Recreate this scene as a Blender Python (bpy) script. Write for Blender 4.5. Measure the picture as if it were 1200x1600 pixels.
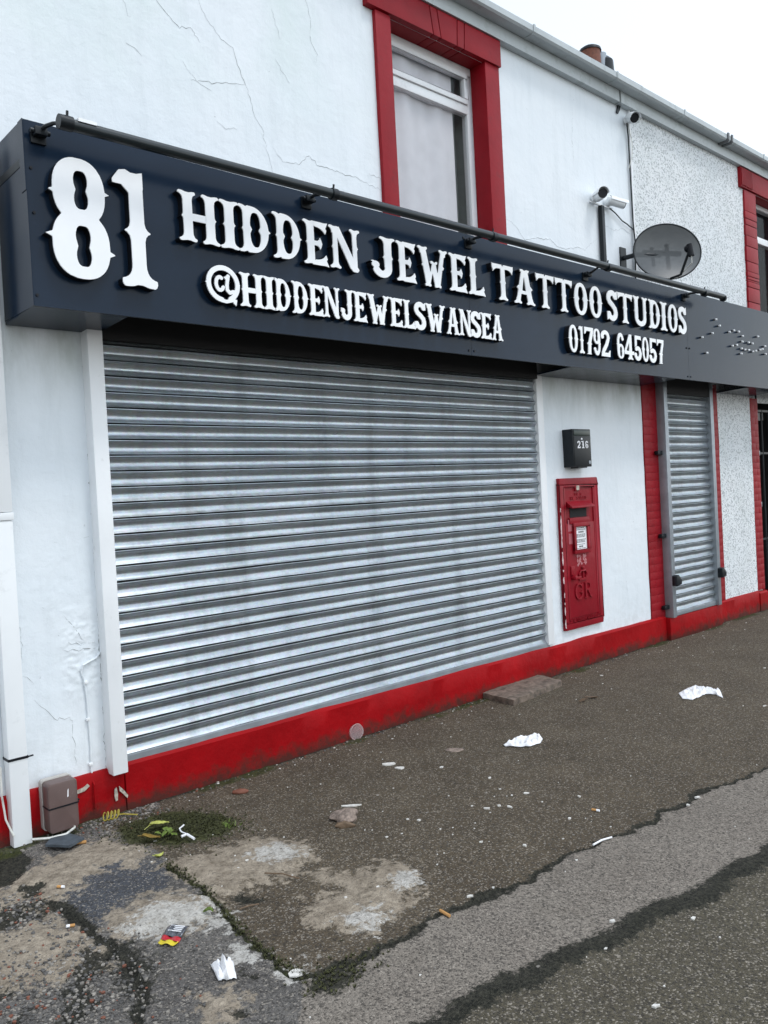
import bpy, bmesh, math, random
import numpy as np
from mathutils import Vector, Matrix
from mathutils.geometry import tessellate_polygon

for o in list(bpy.data.objects):
    bpy.data.objects.remove(o)
random.seed(7)
R = math.radians
scene = bpy.context.scene
COL = scene.collection

# ------------------------------------------------------------------ camera
YAW, PITCH, ROLL, FPX = R(42.3507), R(-1.1944), R(-3.0285), 1283.8
CAM = np.array([0.0, -4.19, 1.6])
_f = np.array([math.sin(YAW)*math.cos(PITCH), math.cos(YAW)*math.cos(PITCH), math.sin(PITCH)])
_r0 = np.array([math.cos(YAW), -math.sin(YAW), 0.0]); _u0 = np.cross(_r0, _f)
_r = math.cos(ROLL)*_r0 + math.sin(ROLL)*_u0; _u = -math.sin(ROLL)*_r0 + math.cos(ROLL)*_u0
cd = bpy.data.cameras.new('camera'); cam = bpy.data.objects.new('camera', cd); COL.objects.link(cam)
cd.sensor_fit = 'HORIZONTAL'; cd.sensor_width = 36; cd.lens = 36*FPX/1200; cd.clip_start = .05; cd.clip_end = 800
m4 = Matrix.Identity(4)
for i in range(3):
    m4[i][0] = _r[i]; m4[i][1] = _u[i]; m4[i][2] = -_f[i]; m4[i][3] = CAM[i]
cam.matrix_world = m4
scene.camera = cam
scene.render.resolution_x, scene.render.resolution_y = 768, 1024

# survey helpers: a sight line from the surveying point met with the wall plane or the ground
def wall_at(px, py, Y=0.0):
    d = _f + (px-600)/FPX*_r - (py-800)/FPX*_u
    p = CAM + d*((Y-CAM[1])/d[1]); return float(p[0]), float(p[2])
def ground_at(px, py, Z=0.0):
    d = _f + (px-600)/FPX*_r - (py-800)/FPX*_u
    p = CAM + d*((Z-CAM[2])/d[2]); return float(p[0]), float(p[1])

# ------------------------------------------------------------------ world, sun, exposure
SUN_EL, SUN_AZ = R(63), R(22)          # overcast: broad soft sun high in front of the shop, a little to its right
w = bpy.data.worlds.new('World'); scene.world = w; w.use_nodes = True
nt = w.node_tree; nt.nodes.clear()
sky = nt.nodes.new('ShaderNodeTexSky'); sky.sky_type = 'NISHITA'; sky.sun_disc = False
sky.sun_elevation = SUN_EL; sky.sun_rotation = math.pi - SUN_AZ
sky.air_density = 2.5; sky.dust_density = 0.3; sky.ozone_density = 1.0
hs = nt.nodes.new('ShaderNodeHueSaturation'); hs.inputs['Saturation'].default_value = .22
bg = nt.nodes.new('ShaderNodeBackground'); bg.inputs['Strength'].default_value = .15
wo = nt.nodes.new('ShaderNodeOutputWorld')
tint = nt.nodes.new('ShaderNodeMix'); tint.data_type = 'RGBA'; tint.blend_type = 'MULTIPLY'; tint.inputs[0].default_value = 1; tint.inputs[7].default_value = (.93, .99, 1.08, 1)   # cool grey cloud
nt.links.new(sky.outputs[0], hs.inputs['Color']); nt.links.new(hs.outputs[0], tint.inputs[6]); nt.links.new(tint.outputs[2], bg.inputs['Color']); nt.links.new(bg.outputs[0], wo.inputs['Surface'])
sd = bpy.data.lights.new('sun', 'SUN'); sd.energy = .85; sd.angle = R(11); sd.color = (1, .98, .95)
sun = bpy.data.objects.new('sun', sd); COL.objects.link(sun)
sdir = Vector((math.sin(SUN_AZ)*math.cos(SUN_EL), -math.cos(SUN_AZ)*math.cos(SUN_EL), math.sin(SUN_EL)))
sun.rotation_euler = sdir.to_track_quat('Z', 'Y').to_euler()
sun.location = (2, -8, 14)
scene.view_settings.view_transform = 'Standard'; scene.view_settings.look = 'None'
scene.view_settings.exposure = 0.62; scene.view_settings.gamma = 1
scene.view_settings.use_curve_mapping = False

# ------------------------------------------------------------------ noise
def _h(ix, iy, s):
    n = (ix.astype(np.int64)*374761393 + iy.astype(np.int64)*668265263 + s*1274126177) & 0xffffffff
    n = ((n ^ (n >> 13))*1274126177) & 0xffffffff
    return ((n ^ (n >> 16)) & 0xffff)/65535.0
def vnoise(x, y, s=0):
    x = np.asarray(x, float); y = np.asarray(y, float)
    ix = np.floor(x); iy = np.floor(y); fx = x-ix; fy = y-iy
    fx = fx*fx*(3-2*fx); fy = fy*fy*(3-2*fy)
    a = _h(ix, iy, s); b = _h(ix+1, iy, s); c = _h(ix, iy+1, s); d = _h(ix+1, iy+1, s)
    return a+(b-a)*fx+(c-a)*fy+(a-b-c+d)*fx*fy
def fbm(x, y, s=0, o=4):
    t = 0; a = .5; k = 0
    for i in range(o):
        t = t+a*vnoise(x, y, s+i*17); k += a; a *= .5; x = x*2.03+3.1; y = y*2.03+1.7
    return t/k

# ------------------------------------------------------------------ materials
def new_mat(name):
    m = bpy.data.materials.new(name); m.use_nodes = True
    t = m.node_tree; b = t.nodes['Principled BSDF']
    return m, t, b
def nnode(t, typ, **kw):
    n = t.nodes.new(typ)
    for k, v in kw.items():
        if hasattr(n, k): setattr(n, k, v)
        else: n.inputs[k].default_value = v
    return n
def pos(t): return t.nodes.new('ShaderNodeNewGeometry').outputs['Position']
def noise(t, scale, detail=4, rough=.55, vec=None, stretch=None):
    n = nnode(t, 'ShaderNodeTexNoise', Scale=scale, Detail=detail, Roughness=rough)
    v = vec or pos(t)
    if stretch:
        mp = t.nodes.new('ShaderNodeMapping'); mp.inputs['Scale'].default_value = stretch
        t.links.new(v, mp.inputs['Vector']); v = mp.outputs[0]
    t.links.new(v, n.inputs['Vector']); return n.outputs['Fac']
def ramp(t, fac, lo, hi, c0=(0, 0, 0, 1), c1=(1, 1, 1, 1)):
    r = t.nodes.new('ShaderNodeValToRGB'); e = r.color_ramp.elements
    e[0].position = lo; e[1].position = hi; e[0].color = c0; e[1].color = c1
    t.links.new(fac, r.inputs[0]); return r.outputs[0]
def mixc(t, fac, a, b, mode='MIX'):
    n = t.nodes.new('ShaderNodeMix'); n.data_type = 'RGBA'; n.blend_type = mode
    for s, v in ((0, fac), (6, a), (7, b)):
        if isinstance(v, (int, float)): n.inputs[s].default_value = v
        elif isinstance(v, tuple): n.inputs[s].default_value = v if len(v) == 4 else (*v, 1)
        else: t.links.new(v, n.inputs[s])
    return n.outputs[2]
def mth(t, op, a, b=None, c=None, clamp=False):
    n = t.nodes.new('ShaderNodeMath'); n.operation = op; n.use_clamp = clamp
    for i, v in enumerate((a, b, c)):
        if v is None: continue
        if isinstance(v, (int, float)): n.inputs[i].default_value = v
        else: t.links.new(v, n.inputs[i])
    return n.outputs[0]
def bump(t, b, h, strength, dist, prev=None):
    n = nnode(t, 'ShaderNodeBump', Strength=strength, Distance=dist)
    t.links.new(h, n.inputs['Height'])
    if prev: t.links.new(prev, n.inputs['Normal'])
    t.links.new(n.outputs[0], b.inputs['Normal']); return n.outputs[0]
def simple(name, c, rough=.5, metal=0, var=.12, vs=9, bs=120, bst=.15, bd=.002, dirt=None, spec=.5):
    """plain paint/plastic/metal with slight uneven tone, a little relief and optional dirt"""
    m, t, b = new_mat(name)
    b.inputs['Roughness'].default_value = rough; b.inputs['Metallic'].default_value = metal
    b.inputs['Specular IOR Level'].default_value = spec
    n = noise(t, vs, 5)
    lo = tuple(max(0, x*(1-var)) for x in c)+(1,); hi = tuple(min(1, x*(1+var)) for x in c)+(1,)
    colr = ramp(t, n, .3, .7, lo, hi)
    if dirt:
        colr = mixc(t, mth(t, 'MULTIPLY', ramp(t, noise(t, dirt[1], 6, .7), dirt[2], dirt[2]+.15), dirt[3]), colr, dirt[0])
    t.links.new(colr, b.inputs['Base Color'])
    if bst: bump(t, b, noise(t, bs, 3), bst, bd)
    return m

def wall_material():
    m, t, b = new_mat('white_painted_render')
    p = pos(t)
    c = ramp(t, noise(t, .9, 6, .6), .3, .7, (.71, .765, .805, 1), (.78, .815, .84, 1))
    # thin algae tint, strongest in broad patches on the upper left of the gable
    g = mth(t, 'MULTIPLY', ramp(t, noise(t, 1.3, 5, .6), .42, .64), .62)
    sx = t.nodes.new('ShaderNodeSeparateXYZ'); t.links.new(p, sx.inputs[0])
    hi = mth(t, 'MULTIPLY', mth(t, 'SUBTRACT', sx.outputs[2], 3.7, clamp=True), mth(t, 'MULTIPLY_ADD', sx.outputs[0], -.35, 1.7, clamp=True), clamp=True)
    c = mixc(t, mth(t, 'MULTIPLY', g, hi), c, (.52, .66, .60))
    # green-grey grime that has washed down the top of the ground floor piers
    st = noise(t, 5, 6, .65, stretch=(1, 1, .35))
    lowz = mth(t, 'SUBTRACT', 1, mth(t, 'ABSOLUTE', mth(t, 'MULTIPLY', mth(t, 'SUBTRACT', sx.outputs[2], 2.5), 2.6)), clamp=True)
    c = mixc(t, mth(t, 'MULTIPLY', mth(t, 'MULTIPLY', ramp(t, st, .32, .7), lowz), .75), c, (.30, .34, .30))
    # rain streaks and small dark spots
    c = mixc(t, mth(t, 'MULTIPLY', ramp(t, noise(t, 9, 5, .7, stretch=(1, 1, .12)), .5, .78), .24), c, (.45, .50, .52))
    c = mixc(t, mth(t, 'MULTIPLY', ramp(t, noise(t, 26, 3, .5), .73, .77), .45), c, (.30, .32, .33))
    # splash grime above the plinth
    lo = mth(t, 'SUBTRACT', 1, mth(t, 'ABSOLUTE', mth(t, 'MULTIPLY', mth(t, 'SUBTRACT', sx.outputs[2], .25), 3)), clamp=True)
    c = mixc(t, mth(t, 'MULTIPLY', mth(t, 'MULTIPLY', ramp(t, noise(t, 14, 5, .7), .45, .75), lo), .4), c, (.42, .43, .40))
    t.links.new(c, b.inputs['Base Color']); b.inputs['Roughness'].default_value = .62
    n1 = bump(t, b, noise(t, 14, 6, .6), .35, .012)
    bump(t, b, noise(t, 110, 4, .6), .22, .003, n1)
    return m
def pebbledash_material():
    m, t, b = new_mat('white_pebbledash')
    v = nnode(t, 'ShaderNodeTexVoronoi', Scale=130); t.links.new(pos(t), v.inputs['Vector'])
    v2 = nnode(t, 'ShaderNodeTexVoronoi', Scale=44); t.links.new(pos(t), v2.inputs['Vector'])
    c = ramp(t, noise(t, 1.2, 5), .3, .7, (.76, .80, .82, 1), (.84, .86, .87, 1))
    v3 = nnode(t, 'ShaderNodeTexVoronoi', Scale=78); t.links.new(pos(t), v3.inputs['Vector']); sc3 = t.nodes.new('ShaderNodeSeparateColor'); t.links.new(v3.outputs['Color'], sc3.inputs[0])
    speck = ramp(t, sc3.outputs[0], .70, .80)
    c = mixc(t, mth(t, 'MULTIPLY', speck, .60), c, (.22, .25, .26))
    c = mixc(t, mth(t, 'MULTIPLY', ramp(t, noise(t, 2.2, 5), .5, .75), .25), c, (.48, .53, .50))
    t.links.new(c, b.inputs['Base Color']); b.inputs['Roughness'].default_value = .8
    n1 = bump(t, b, v.outputs['Distance'], .8, -.007)
    bump(t, b, v2.outputs['Distance'], .45, -.004, n1)
    return m
def red_material(name='red_masonry_paint', c=(.27, .005, .012), worn=.6, rough=.5):
    m, t, b = new_mat(name)
    cc = ramp(t, noise(t, 3.5, 6, .6), .3, .7, tuple(x*.8 for x in c)+(1,), tuple(x*1.12 for x in c)+(1,))
    cc = mixc(t, mth(t, 'MULTIPLY', ramp(t, noise(t, 7, 7, .75), .56, .74), worn), cc, (.10, .012, .014))
    t.links.new(cc, b.inputs['Base Color']); b.inputs['Roughness'].default_value = rough; b.inputs['Specular IOR Level'].default_value = .22
    n1 = bump(t, b, noise(t, 16, 5), .4, .008)
    bump(t, b, noise(t, 130, 3), .25, .002, n1)
    return m
def plinth_material():
    m, t, b = new_mat('red_plinth_paint')
    sx = t.nodes.new('ShaderNodeSeparateXYZ'); t.links.new(pos(t), sx.inputs[0])
    cc = ramp(t, noise(t, 2.6, 6, .65), .3, .72, (.225, .002, .004, 1), (.35, .003, .006, 1))
    # mud splashed up from the pavement, ragged upper limit
    z = mth(t, 'MULTIPLY_ADD', sx.outputs[2], -11, 1.2)
    d = mth(t, 'ADD', z, mth(t, 'MULTIPLY', mth(t, 'SUBTRACT', noise(t, 11, 7, .75), .5), 3.2))
    cc = mixc(t, mth(t, 'MULTIPLY', mth(t, 'MINIMUM', mth(t, 'MAXIMUM', d, 0), 1), .82), cc, (.035, .026, .02))
    cc = mixc(t, mth(t, 'MULTIPLY', ramp(t, noise(t, 30, 6, .8), .66, .70), .7), cc, (.06, .02, .018))
    t.links.new(cc, b.inputs['Base Color']); b.inputs['Roughness'].default_value = .5; b.inputs['Specular IOR Level'].default_value = .1
    n1 = bump(t, b, noise(t, 12, 6), .5, .012)
    bump(t, b, noise(t, 90, 4), .3, .003, n1)
    return m
def galv_material():
    m, t, b = new_mat('galvanised_steel')
    p = pos(t)
    v = nnode(t, 'ShaderNodeTexVoronoi', Scale=70); t.links.new(p, v.inputs['Vector'])
    n = noise(t, 3.0, 6, .65, stretch=(.5, 1, 3))
    c = ramp(t, n, .3, .7, (.33, .37, .40, 1), (.50, .54, .57, 1))
    c = mixc(t, .10, c, v.outputs['Color'], 'SOFT_LIGHT')
    # road dust lying on the laths, speckled
    c = mixc(t, mth(t, 'MULTIPLY', ramp(t, noise(t, 48, 6, .8, stretch=(.4, 1, 1)), .5, .72), .35), c, (.12, .125, .125))
    c = mixc(t, mth(t, 'MULTIPLY', ramp(t, noise(t, 5, 6, .7, stretch=(1, 1, .10)), .5, .72), .45), c, (.13, .14, .145))   # grime runs
    c = mixc(t, mth(t, 'MULTIPLY', ramp(t, noise(t, 9, 3, .6, stretch=(.35, 1, 2.2)), .66, .70), .35), c, (.62, .65, .68))   # scuffs
    t.links.new(c, b.inputs['Base Color']); b.inputs['Metallic'].default_value = .82
    rr = ramp(t, noise(t, 22, 5, .7), .3, .7, (.27, .27, .27, 1), (.42, .42, .42, 1)); t.links.new(rr, b.inputs['Roughness'])
    bump(t, b, noise(t, 160, 3), .10, .0015)
    return m
def panel_material():
    m, t, b = new_mat('dark_grey_composite_panel')
    c = ramp(t, noise(t, 1.7, 4), .3, .7, (.006, .015, .031, 1), (.010, .021, .041, 1))
    c = mixc(t, mth(t, 'MULTIPLY', ramp(t, noise(t, 20, 7, .8), .6, .8), .10), c, (.16, .17, .17))
    t.links.new(c, b.inputs['Base Color'])
    rr = ramp(t, noise(t, 6, 5), .3, .7, (.16, .16, .16, 1), (.24, .24, .24, 1)); t.links.new(rr, b.inputs['Roughness'])
    b.inputs['Specular IOR Level'].default_value = .19
    bump(t, b, noise(t, 1.6, 2), .08, .02)
    return m
def ground_material():
    m, t, b = new_mat('worn_tarmac_and_concrete')
    def att(n):
        a = t.nodes.new('ShaderNodeAttribute'); a.attribute_name = n; return a.outputs['Fac']
    def mask(n, k, scale, sharp):
        x = mth(t, 'ADD', att(n), mth(t, 'MULTIPLY', mth(t, 'SUBTRACT', noise(t, scale, 6, .75), .5), k))
        return mth(t, 'MULTIPLY_ADD', mth(t, 'SUBTRACT', x, .5), sharp, .5, clamp=True)
    v = nnode(t, 'ShaderNodeTexVoronoi', Scale=170); t.links.new(pos(t), v.inputs['Vector'])
    agg = t.nodes.new('ShaderNodeSeparateColor'); t.links.new(v.outputs['Color'], agg.inputs[0])
    fine = noise(t, 240, 3, .7)
    def tarmac(c0, c1, lo=.25, hi=.75):
        c = ramp(t, noise(t, 2.6, 6, .62), lo, hi, c0+(1,), c1+(1,))
        return c
    main = tarmac((.070, .053, .034), (.122, .096, .064))
    strip = tarmac((.19, .163, .137), (.245, .215, .182))
    road = tarmac((.072, .062, .042), (.108, .094, .066))
    oldg = tarmac((.085, .079, .074), (.170, .158, .146))
    dark = tarmac((.052, .056, .066), (.085, .090, .102))
    tan = ramp(t, noise(t, 22, 7, .72), .3, .72, (.15, .12, .088, 1), (.43, .365, .285, 1))
    wht = ramp(t, noise(t, 30, 7, .75), .3, .7, (.26, .24, .21, 1), (.62, .60, .56, 1))
    c = main
    c = mixc(t, mask('m_old', .5, 24, 5), c, oldg)
    c = mixc(t, mask('m_strip', .5, 60, 6), c, strip)
    c = mixc(t, mask('m_road', .25, 60, 6), c, road)
    c = mixc(t, mask('m_dark', .8, 45, 8), c, dark)
    # exposed aggregate: pale and dark stones in the binder
    c = mixc(t, mth(t, 'MULTIPLY', ramp(t, agg.outputs[0], .78, .90), .62), c, (.36, .32, .27))
    c = mixc(t, mth(t, 'MULTIPLY', ramp(t, agg.outputs[1], .5, .9), .72), c, (.028, .026, .024))
    c = mixc(t, mth(t, 'MULTIPLY', mask('m_tan', 2.1, 17, 7), .93), c, tan)
    c = mixc(t, mth(t, 'MULTIPLY', mask('m_white', 2.1, 24, 7), .9), c, wht)
    c = mixc(t, mth(t, 'MULTIPLY', ramp(t, noise(t, 75, 4, .7), .50, .66), .5), c, (.030, .028, .024))
    c = mixc(t, mth(t, 'MULTIPLY', ramp(t, noise(t, 5, 6, .7), .55, .75), .3), c, (.075, .062, .045))
    c = mixc(t, mth(t, 'MULTIPLY', mask('m_black', 1.5, 58, 5), .96), c, ramp(t, noise(t, 80, 5, .8), .40, .64, (.003, .004, .003, 1), (.048, .046, .034, 1)))
    moss = ramp(t, noise(t, 60, 5, .7), .35, .7, (.016, .020, .008, 1), (.060, .068, .016, 1))
    c = mixc(t, mth(t, 'MULTIPLY', mask('m_moss', .8, 34, 5), .85), c, moss)
    t.links.new(c, b.inputs['Base Color'])
    b.inputs['Roughness'].default_value = .85; b.inputs['Specular IOR Level'].default_value = .2
    n1 = bump(t, b, v.outputs['Distance'], .75, -.005)
    n2 = bump(t, b, fine, .35, .002, n1)
    bump(t, b, noise(t, 28, 6, .7), .5, .007, n2)
    return m

MAT = {}
MAT['wall'] = wall_material(); MAT['pebble'] = pebbledash_material()
MAT['red'] = red_material(); MAT['plinth'] = plinth_material()
MAT['postred'] = red_material('post_box_red_enamel', (.25, .005, .014), .45, .42)
MAT['galv'] = galv_material(); MAT['panel'] = panel_material(); MAT['ground'] = ground_material()
MAT['white'] = simple('white_letter_acrylic', (.86, .87, .88), .28, var=.02, bst=0)
MAT['black'] = simple('black_parts_and_letter_shade', (.006, .007, .010), .5, var=.2, bst=0, spec=.25)  # on letters and pegs this black paints in shadow and panel reflection
MAT['blackmetal'] = simple('black_powder_coat', (.007, .010, .013), .38, var=.2, bst=.1, spec=.3)
MAT['tube'] = simple('black_light_tube', (.009, .015, .018), .33, var=.15, bst=.05, dirt=((.12, .13, .12), 30, .62, .25))
MAT['upvc'] = simple('white_upvc', (.78, .80, .81), .33, var=.04, vs=3, bst=.05, dirt=((.40, .42, .42), 7, .58, .35))
MAT['rail'] = simple('white_painted_rail', (.80, .815, .825), .4, var=.05, vs=3, bst=.12, bs=60, dirt=((.40, .41, .40), 11, .62, .4))
MAT['gutter'] = simple('grey_white_gutter', (.46, .50, .51), .42, var=.08, vs=3, bst=.05, dirt=((.20, .23, .22), 6, .52, .45))
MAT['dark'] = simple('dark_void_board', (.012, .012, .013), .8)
MAT['grey'] = simple('grey_plastic', (.10, .105, .11), .5)
MAT['steel'] = simple('zinc_frame_steel', (.30, .33, .36), .45, .55, var=.15, bst=.1)
MAT['slate'] = simple('grey_slate', (.06, .075, .09), .6, var=.3, vs=20, bst=.4, bs=60)
MAT['brown'] = simple('brown_plastic_cover', (.115, .075, .068), .42, var=.12, vs=8, bst=.15, dirt=((.28, .25, .23), 22, .62, .5))
MAT['crack'] = simple('crack_dirt', (.24, .26, .26), .9, var=.4, vs=30, bst=0)
MAT['lip'] = simple('lifted_paint', (.74, .76, .77), .6, bst=0)
MAT['bare'] = simple('bare_render', (.42, .38, .32), .9, var=.4, vs=60, bst=.5, bs=90)
MAT['paper'] = simple('white_tissue', (.80, .80, .82), .8, var=.05, bst=.3, bs=200)
MAT['concrete'] = simple('weathered_concrete', (.15, .115, .09), .85, var=.5, vs=25, bst=.6, bs=90, bd=.005, dirt=((.05, .045, .035), 18, .5, .7))
MAT['stone'] = simple('grey_stone', (.22, .20, .175), .85, var=.5, vs=40, bst=.4, bs=90)
MAT['stoned'] = simple('dark_stone', (.09, .085, .08), .85, var=.5, vs=40, bst=.4, bs=90)
MAT['stoneb'] = simple('brown_lump', (.22, .17, .14), .9, var=.5, vs=50, bst=.7, bs=80, bd=.006)
MAT['chip'] = simple('white_paint_chip', (.62, .60, .56), .7, var=.2, vs=60, bst=0)
MAT['terracotta'] = simple('terracotta', (.17, .06, .035), .75, var=.3, vs=20, bst=.4)
MAT['wireyellow'] = simple('dull_yellow_wire', (.36, .29, .04), .5, bst=0)
MAT['yellow'] = simple('yellow_plastic', (.62, .50, .03), .4, bst=0)
MAT['redfoil'] = simple('red_foil', (.40, .02, .03), .3, bst=0)
MAT['silver'] = simple('silver_black_foil', (.10, .105, .12), .25, .4, var=.5, vs=90, bst=.2)
MAT['leaf'] = simple('yellow_green_leaf', (.40, .42, .10), .5, var=.25, vs=60, bst=.1)
MAT['leafb'] = simple('mustard_leaf', (.20, .13, .02), .6, var=.3, vs=60, bst=.1)
MAT['leafd'] = simple('brown_leaf', (.13, .085, .05), .7, var=.3, vs=60, bst=.1)
MAT['mossy'] = simple('moss_tuft', (.040, .042, .010), .8, var=.75, vs=70, bst=0)
MAT['weed'] = simple('weed_leaf', (.10, .15, .02), .6, var=.4, vs=90, bst=0)
MAT['cork'] = simple('orange_filter', (.46, .24, .08), .8, bst=0)
MAT['wcable'] = simple('off_white_cable', (.62, .62, .58), .5, bst=0, dirt=((.25, .24, .22), 30, .5, .5))
MAT['curtain'] = simple('white_curtain', (.86, .86, .90), .8, var=.05, bst=0)
MAT['inside'] = simple('plain_inside_wall', (.30, .33, .31), .8, bst=0)
MAT['dishm'] = None
def glass(name, tint, mix):
    m, t, b = new_mat(name)
    b.inputs['Base Color'].default_value = (*tint, 1); b.inputs['Roughness'].default_value = .04
    b.inputs['Specular IOR Level'].default_value = .9
    tr = t.nodes.new('ShaderNodeBsdfTransparent'); mx = t.nodes.new('ShaderNodeMixShader'); mx.inputs[0].default_value = mix
    t.links.new(tr.outputs[0], mx.inputs[1]); t.links.new(b.outputs[0], mx.inputs[2])
    t.links.new(mx.outputs[0], t.nodes['Material Output'].inputs['Surface']); return m
MAT['glass'] = glass('window_glass', (.03, .035, .04), .12)
MAT['clear'] = glass('clear_plastic', (.5, .4, .4), .35)
MAT['dishm'] = glass('perforated_dish_mesh', (.010, .016, .020), .92)
MAT['dishm'].node_tree.nodes['Principled BSDF'].inputs['Roughness'].default_value = .5

# ------------------------------------------------------------------ mesh building
class MB:
    def __init__(s): s.v = []; s.f = []; s.m = []
    def add(s, vs, fs, mi=0):
        o = len(s.v); s.v += [tuple(map(float, p)) for p in vs]
        s.f += [tuple(i+o for i in f) for f in fs]; s.m += [mi]*len(fs); return s
    def box(s, x0, x1, y0, y1, z0, z1, mi=0):
        vs = [(x, y, z) for z in (z0, z1) for y in (y0, y1) for x in (x0, x1)]
        return s.add(vs, [(0, 2, 3, 1), (4, 5, 7, 6), (0, 1, 5, 4), (2, 6, 7, 3), (0, 4, 6, 2), (1, 3, 7, 5)], mi)
    def prism(s, prof, x0, x1, mi=0, axis='x', nx=1):
        """closed profile [(a,b)] swept along an axis: x -> (y,z), y -> (x,z), z -> (x,y)"""
        n = len(prof); vs = []
        for k in range(nx+1):
            q = x0+(x1-x0)*k/nx
            for a, b in prof: vs.append((q, a, b) if axis == 'x' else (a, q, b) if axis == 'y' else (a, b, q))
        fs = [tuple(range(n)), tuple(range(nx*n+n-1, nx*n-1, -1))]
        for k in range(nx):
            for i in range(n):
                j = (i+1) % n; fs.append((k*n+j, k*n+i, (k+1)*n+i, (k+1)*n+j))
        return s.add(vs, fs, mi)
    def tube(s, path, r, n=10, mi=0, cap=True):
        P = [Vector(p) for p in path]; rs = r if isinstance(r, (list, tuple)) else [r]*len(P)
        vs = []; up = None
        for i, p in enumerate(P):
            d = (P[min(i+1, len(P)-1)]-P[max(i-1, 0)]).normalized()
            if up is None:
                up = Vector((0, 0, 1)) if abs(d.z) < .9 else Vector((1, 0, 0))
            a = d.cross(up).normalized(); up = a.cross(d).normalized()
            for k in range(n):
                t = 2*math.pi*k/n; vs.append(p+(a*math.cos(t)+up*math.sin(t))*rs[i])
        fs = []
        for i in range(len(P)-1):
            for k in range(n):
                j = (k+1) % n; fs.append((i*n+k, i*n+j, (i+1)*n+j, (i+1)*n+k))
        if cap: fs += [tuple(range(n-1, -1, -1)), tuple((len(P)-1)*n+k for k in range(n))]
        return s.add(vs, fs, mi)
    def grid(s, nu, nv, fn, mi=0):
        vs = [fn(i/nu, j/nv) for j in range(nv+1) for i in range(nu+1)]
        fs = [(j*(nu+1)+i, j*(nu+1)+i+1, (j+1)*(nu+1)+i+1, (j+1)*(nu+1)+i) for j in range(nv) for i in range(nu)]
        return s.add(vs, fs, mi)
    def blob(s, c, rx, ry, rz, seed=0, amp=.25, n=10, m=6, mi=0, rot=0):
        rd = random.Random(seed); ph = [rd.uniform(0, 6.28) for _ in range(6)]
        vs = []
        for j in range(m+1):
            la = -math.pi/2+math.pi*j/m
            for i in range(n):
                lo = 2*math.pi*i/n
                k = 1+amp*(math.sin(2*lo+ph[0])*.4+math.sin(3*lo+ph[1]+la*2)*.35+math.sin(5*lo+ph[2]-la*3)*.25+rd.uniform(-.25, .25))
                if j in (0, m): k = 1
                x = rx*k*math.cos(la)*math.cos(lo); y = ry*k*math.cos(la)*math.sin(lo); z = rz*math.sin(la)*(1+amp*.4*math.sin(ph[3]+lo))
                vs.append((c[0]+x*math.cos(rot)-y*math.sin(rot), c[1]+x*math.sin(rot)+y*math.cos(rot), c[2]+z))
        fs = [(j*n+i, j*n+(i+1) % n, (j+1)*n+(i+1) % n, (j+1)*n+i) for j in range(m) for i in range(n)]
        return s.add(vs, fs, mi)
    def mesh(s, name, mats, smooth=False, bevel=0, ang=40):
        me = bpy.data.meshes.new(name); me.from_pydata(s.v, [], s.f)
        for mt in (mats if isinstance(mats, (list, tuple)) else [mats]): me.materials.append(MAT[mt] if isinstance(mt, str) else mt)
        me.polygons.foreach_set('material_index', s.m)
        bm = bmesh.new(); bm.from_mesh(me)
        bmesh.ops.remove_doubles(bm, verts=bm.verts, dist=1e-6)
        bmesh.ops.recalc_face_normals(bm, faces=bm.faces)
        if bevel:
            es = [e for e in bm.edges if len(e.link_faces) == 2 and e.calc_face_angle(0) > R(30)]
            bmesh.ops.bevel(bm, geom=es, offset=bevel, segments=2, profile=.6, affect='EDGES', clamp_overlap=True)
        bm.to_mesh(me); bm.free()
        if smooth or bevel:
            me.polygons.foreach_set('use_smooth', [True]*len(me.polygons))
            try: me.set_sharp_from_angle(angle=R(ang))
            except Exception: pass
        me.update(); return me
    def build(s, name, mats, parent=None, smooth=False, bevel=0, ang=40):
        return link(name, s.mesh(name, mats, smooth, bevel, ang), parent)
def link(name, me, parent=None, loc=None):
    o = bpy.data.objects.new(name, me); COL.objects.link(o)
    if parent is not None:
        o.parent = parent; o.matrix_parent_inverse = ROOT_INV(parent)
    if loc is not None: o.location = loc
    return o
def ROOT_INV(p):
    m = Matrix.Identity(4); q = p; chain = []
    while q is not None: chain.append(q); q = q.parent
    for q in reversed(chain):
        m = m @ (q.matrix_parent_inverse if q.parent else Matrix.Identity(4)) @ Matrix.LocRotScale(q.location, q.rotation_euler, q.scale)
    return m.inverted()
def thing(name, label, cat, loc, group=None):
    o = bpy.data.objects.new(name, None); COL.objects.link(o); o.location = loc; o.empty_display_size = .1
    return tag(o, label, cat, group)
def tag(o, label, cat, group=None):
    o['label'] = label; o['category'] = cat
    if group: o['group'] = group
    return o
def struct(o): o['kind'] = 'structure'; return o
def stuff(o, label=None, cat=None):
    o['kind'] = 'stuff'
    if label: o['label'] = label
    if cat: o['category'] = cat
    return o

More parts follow.
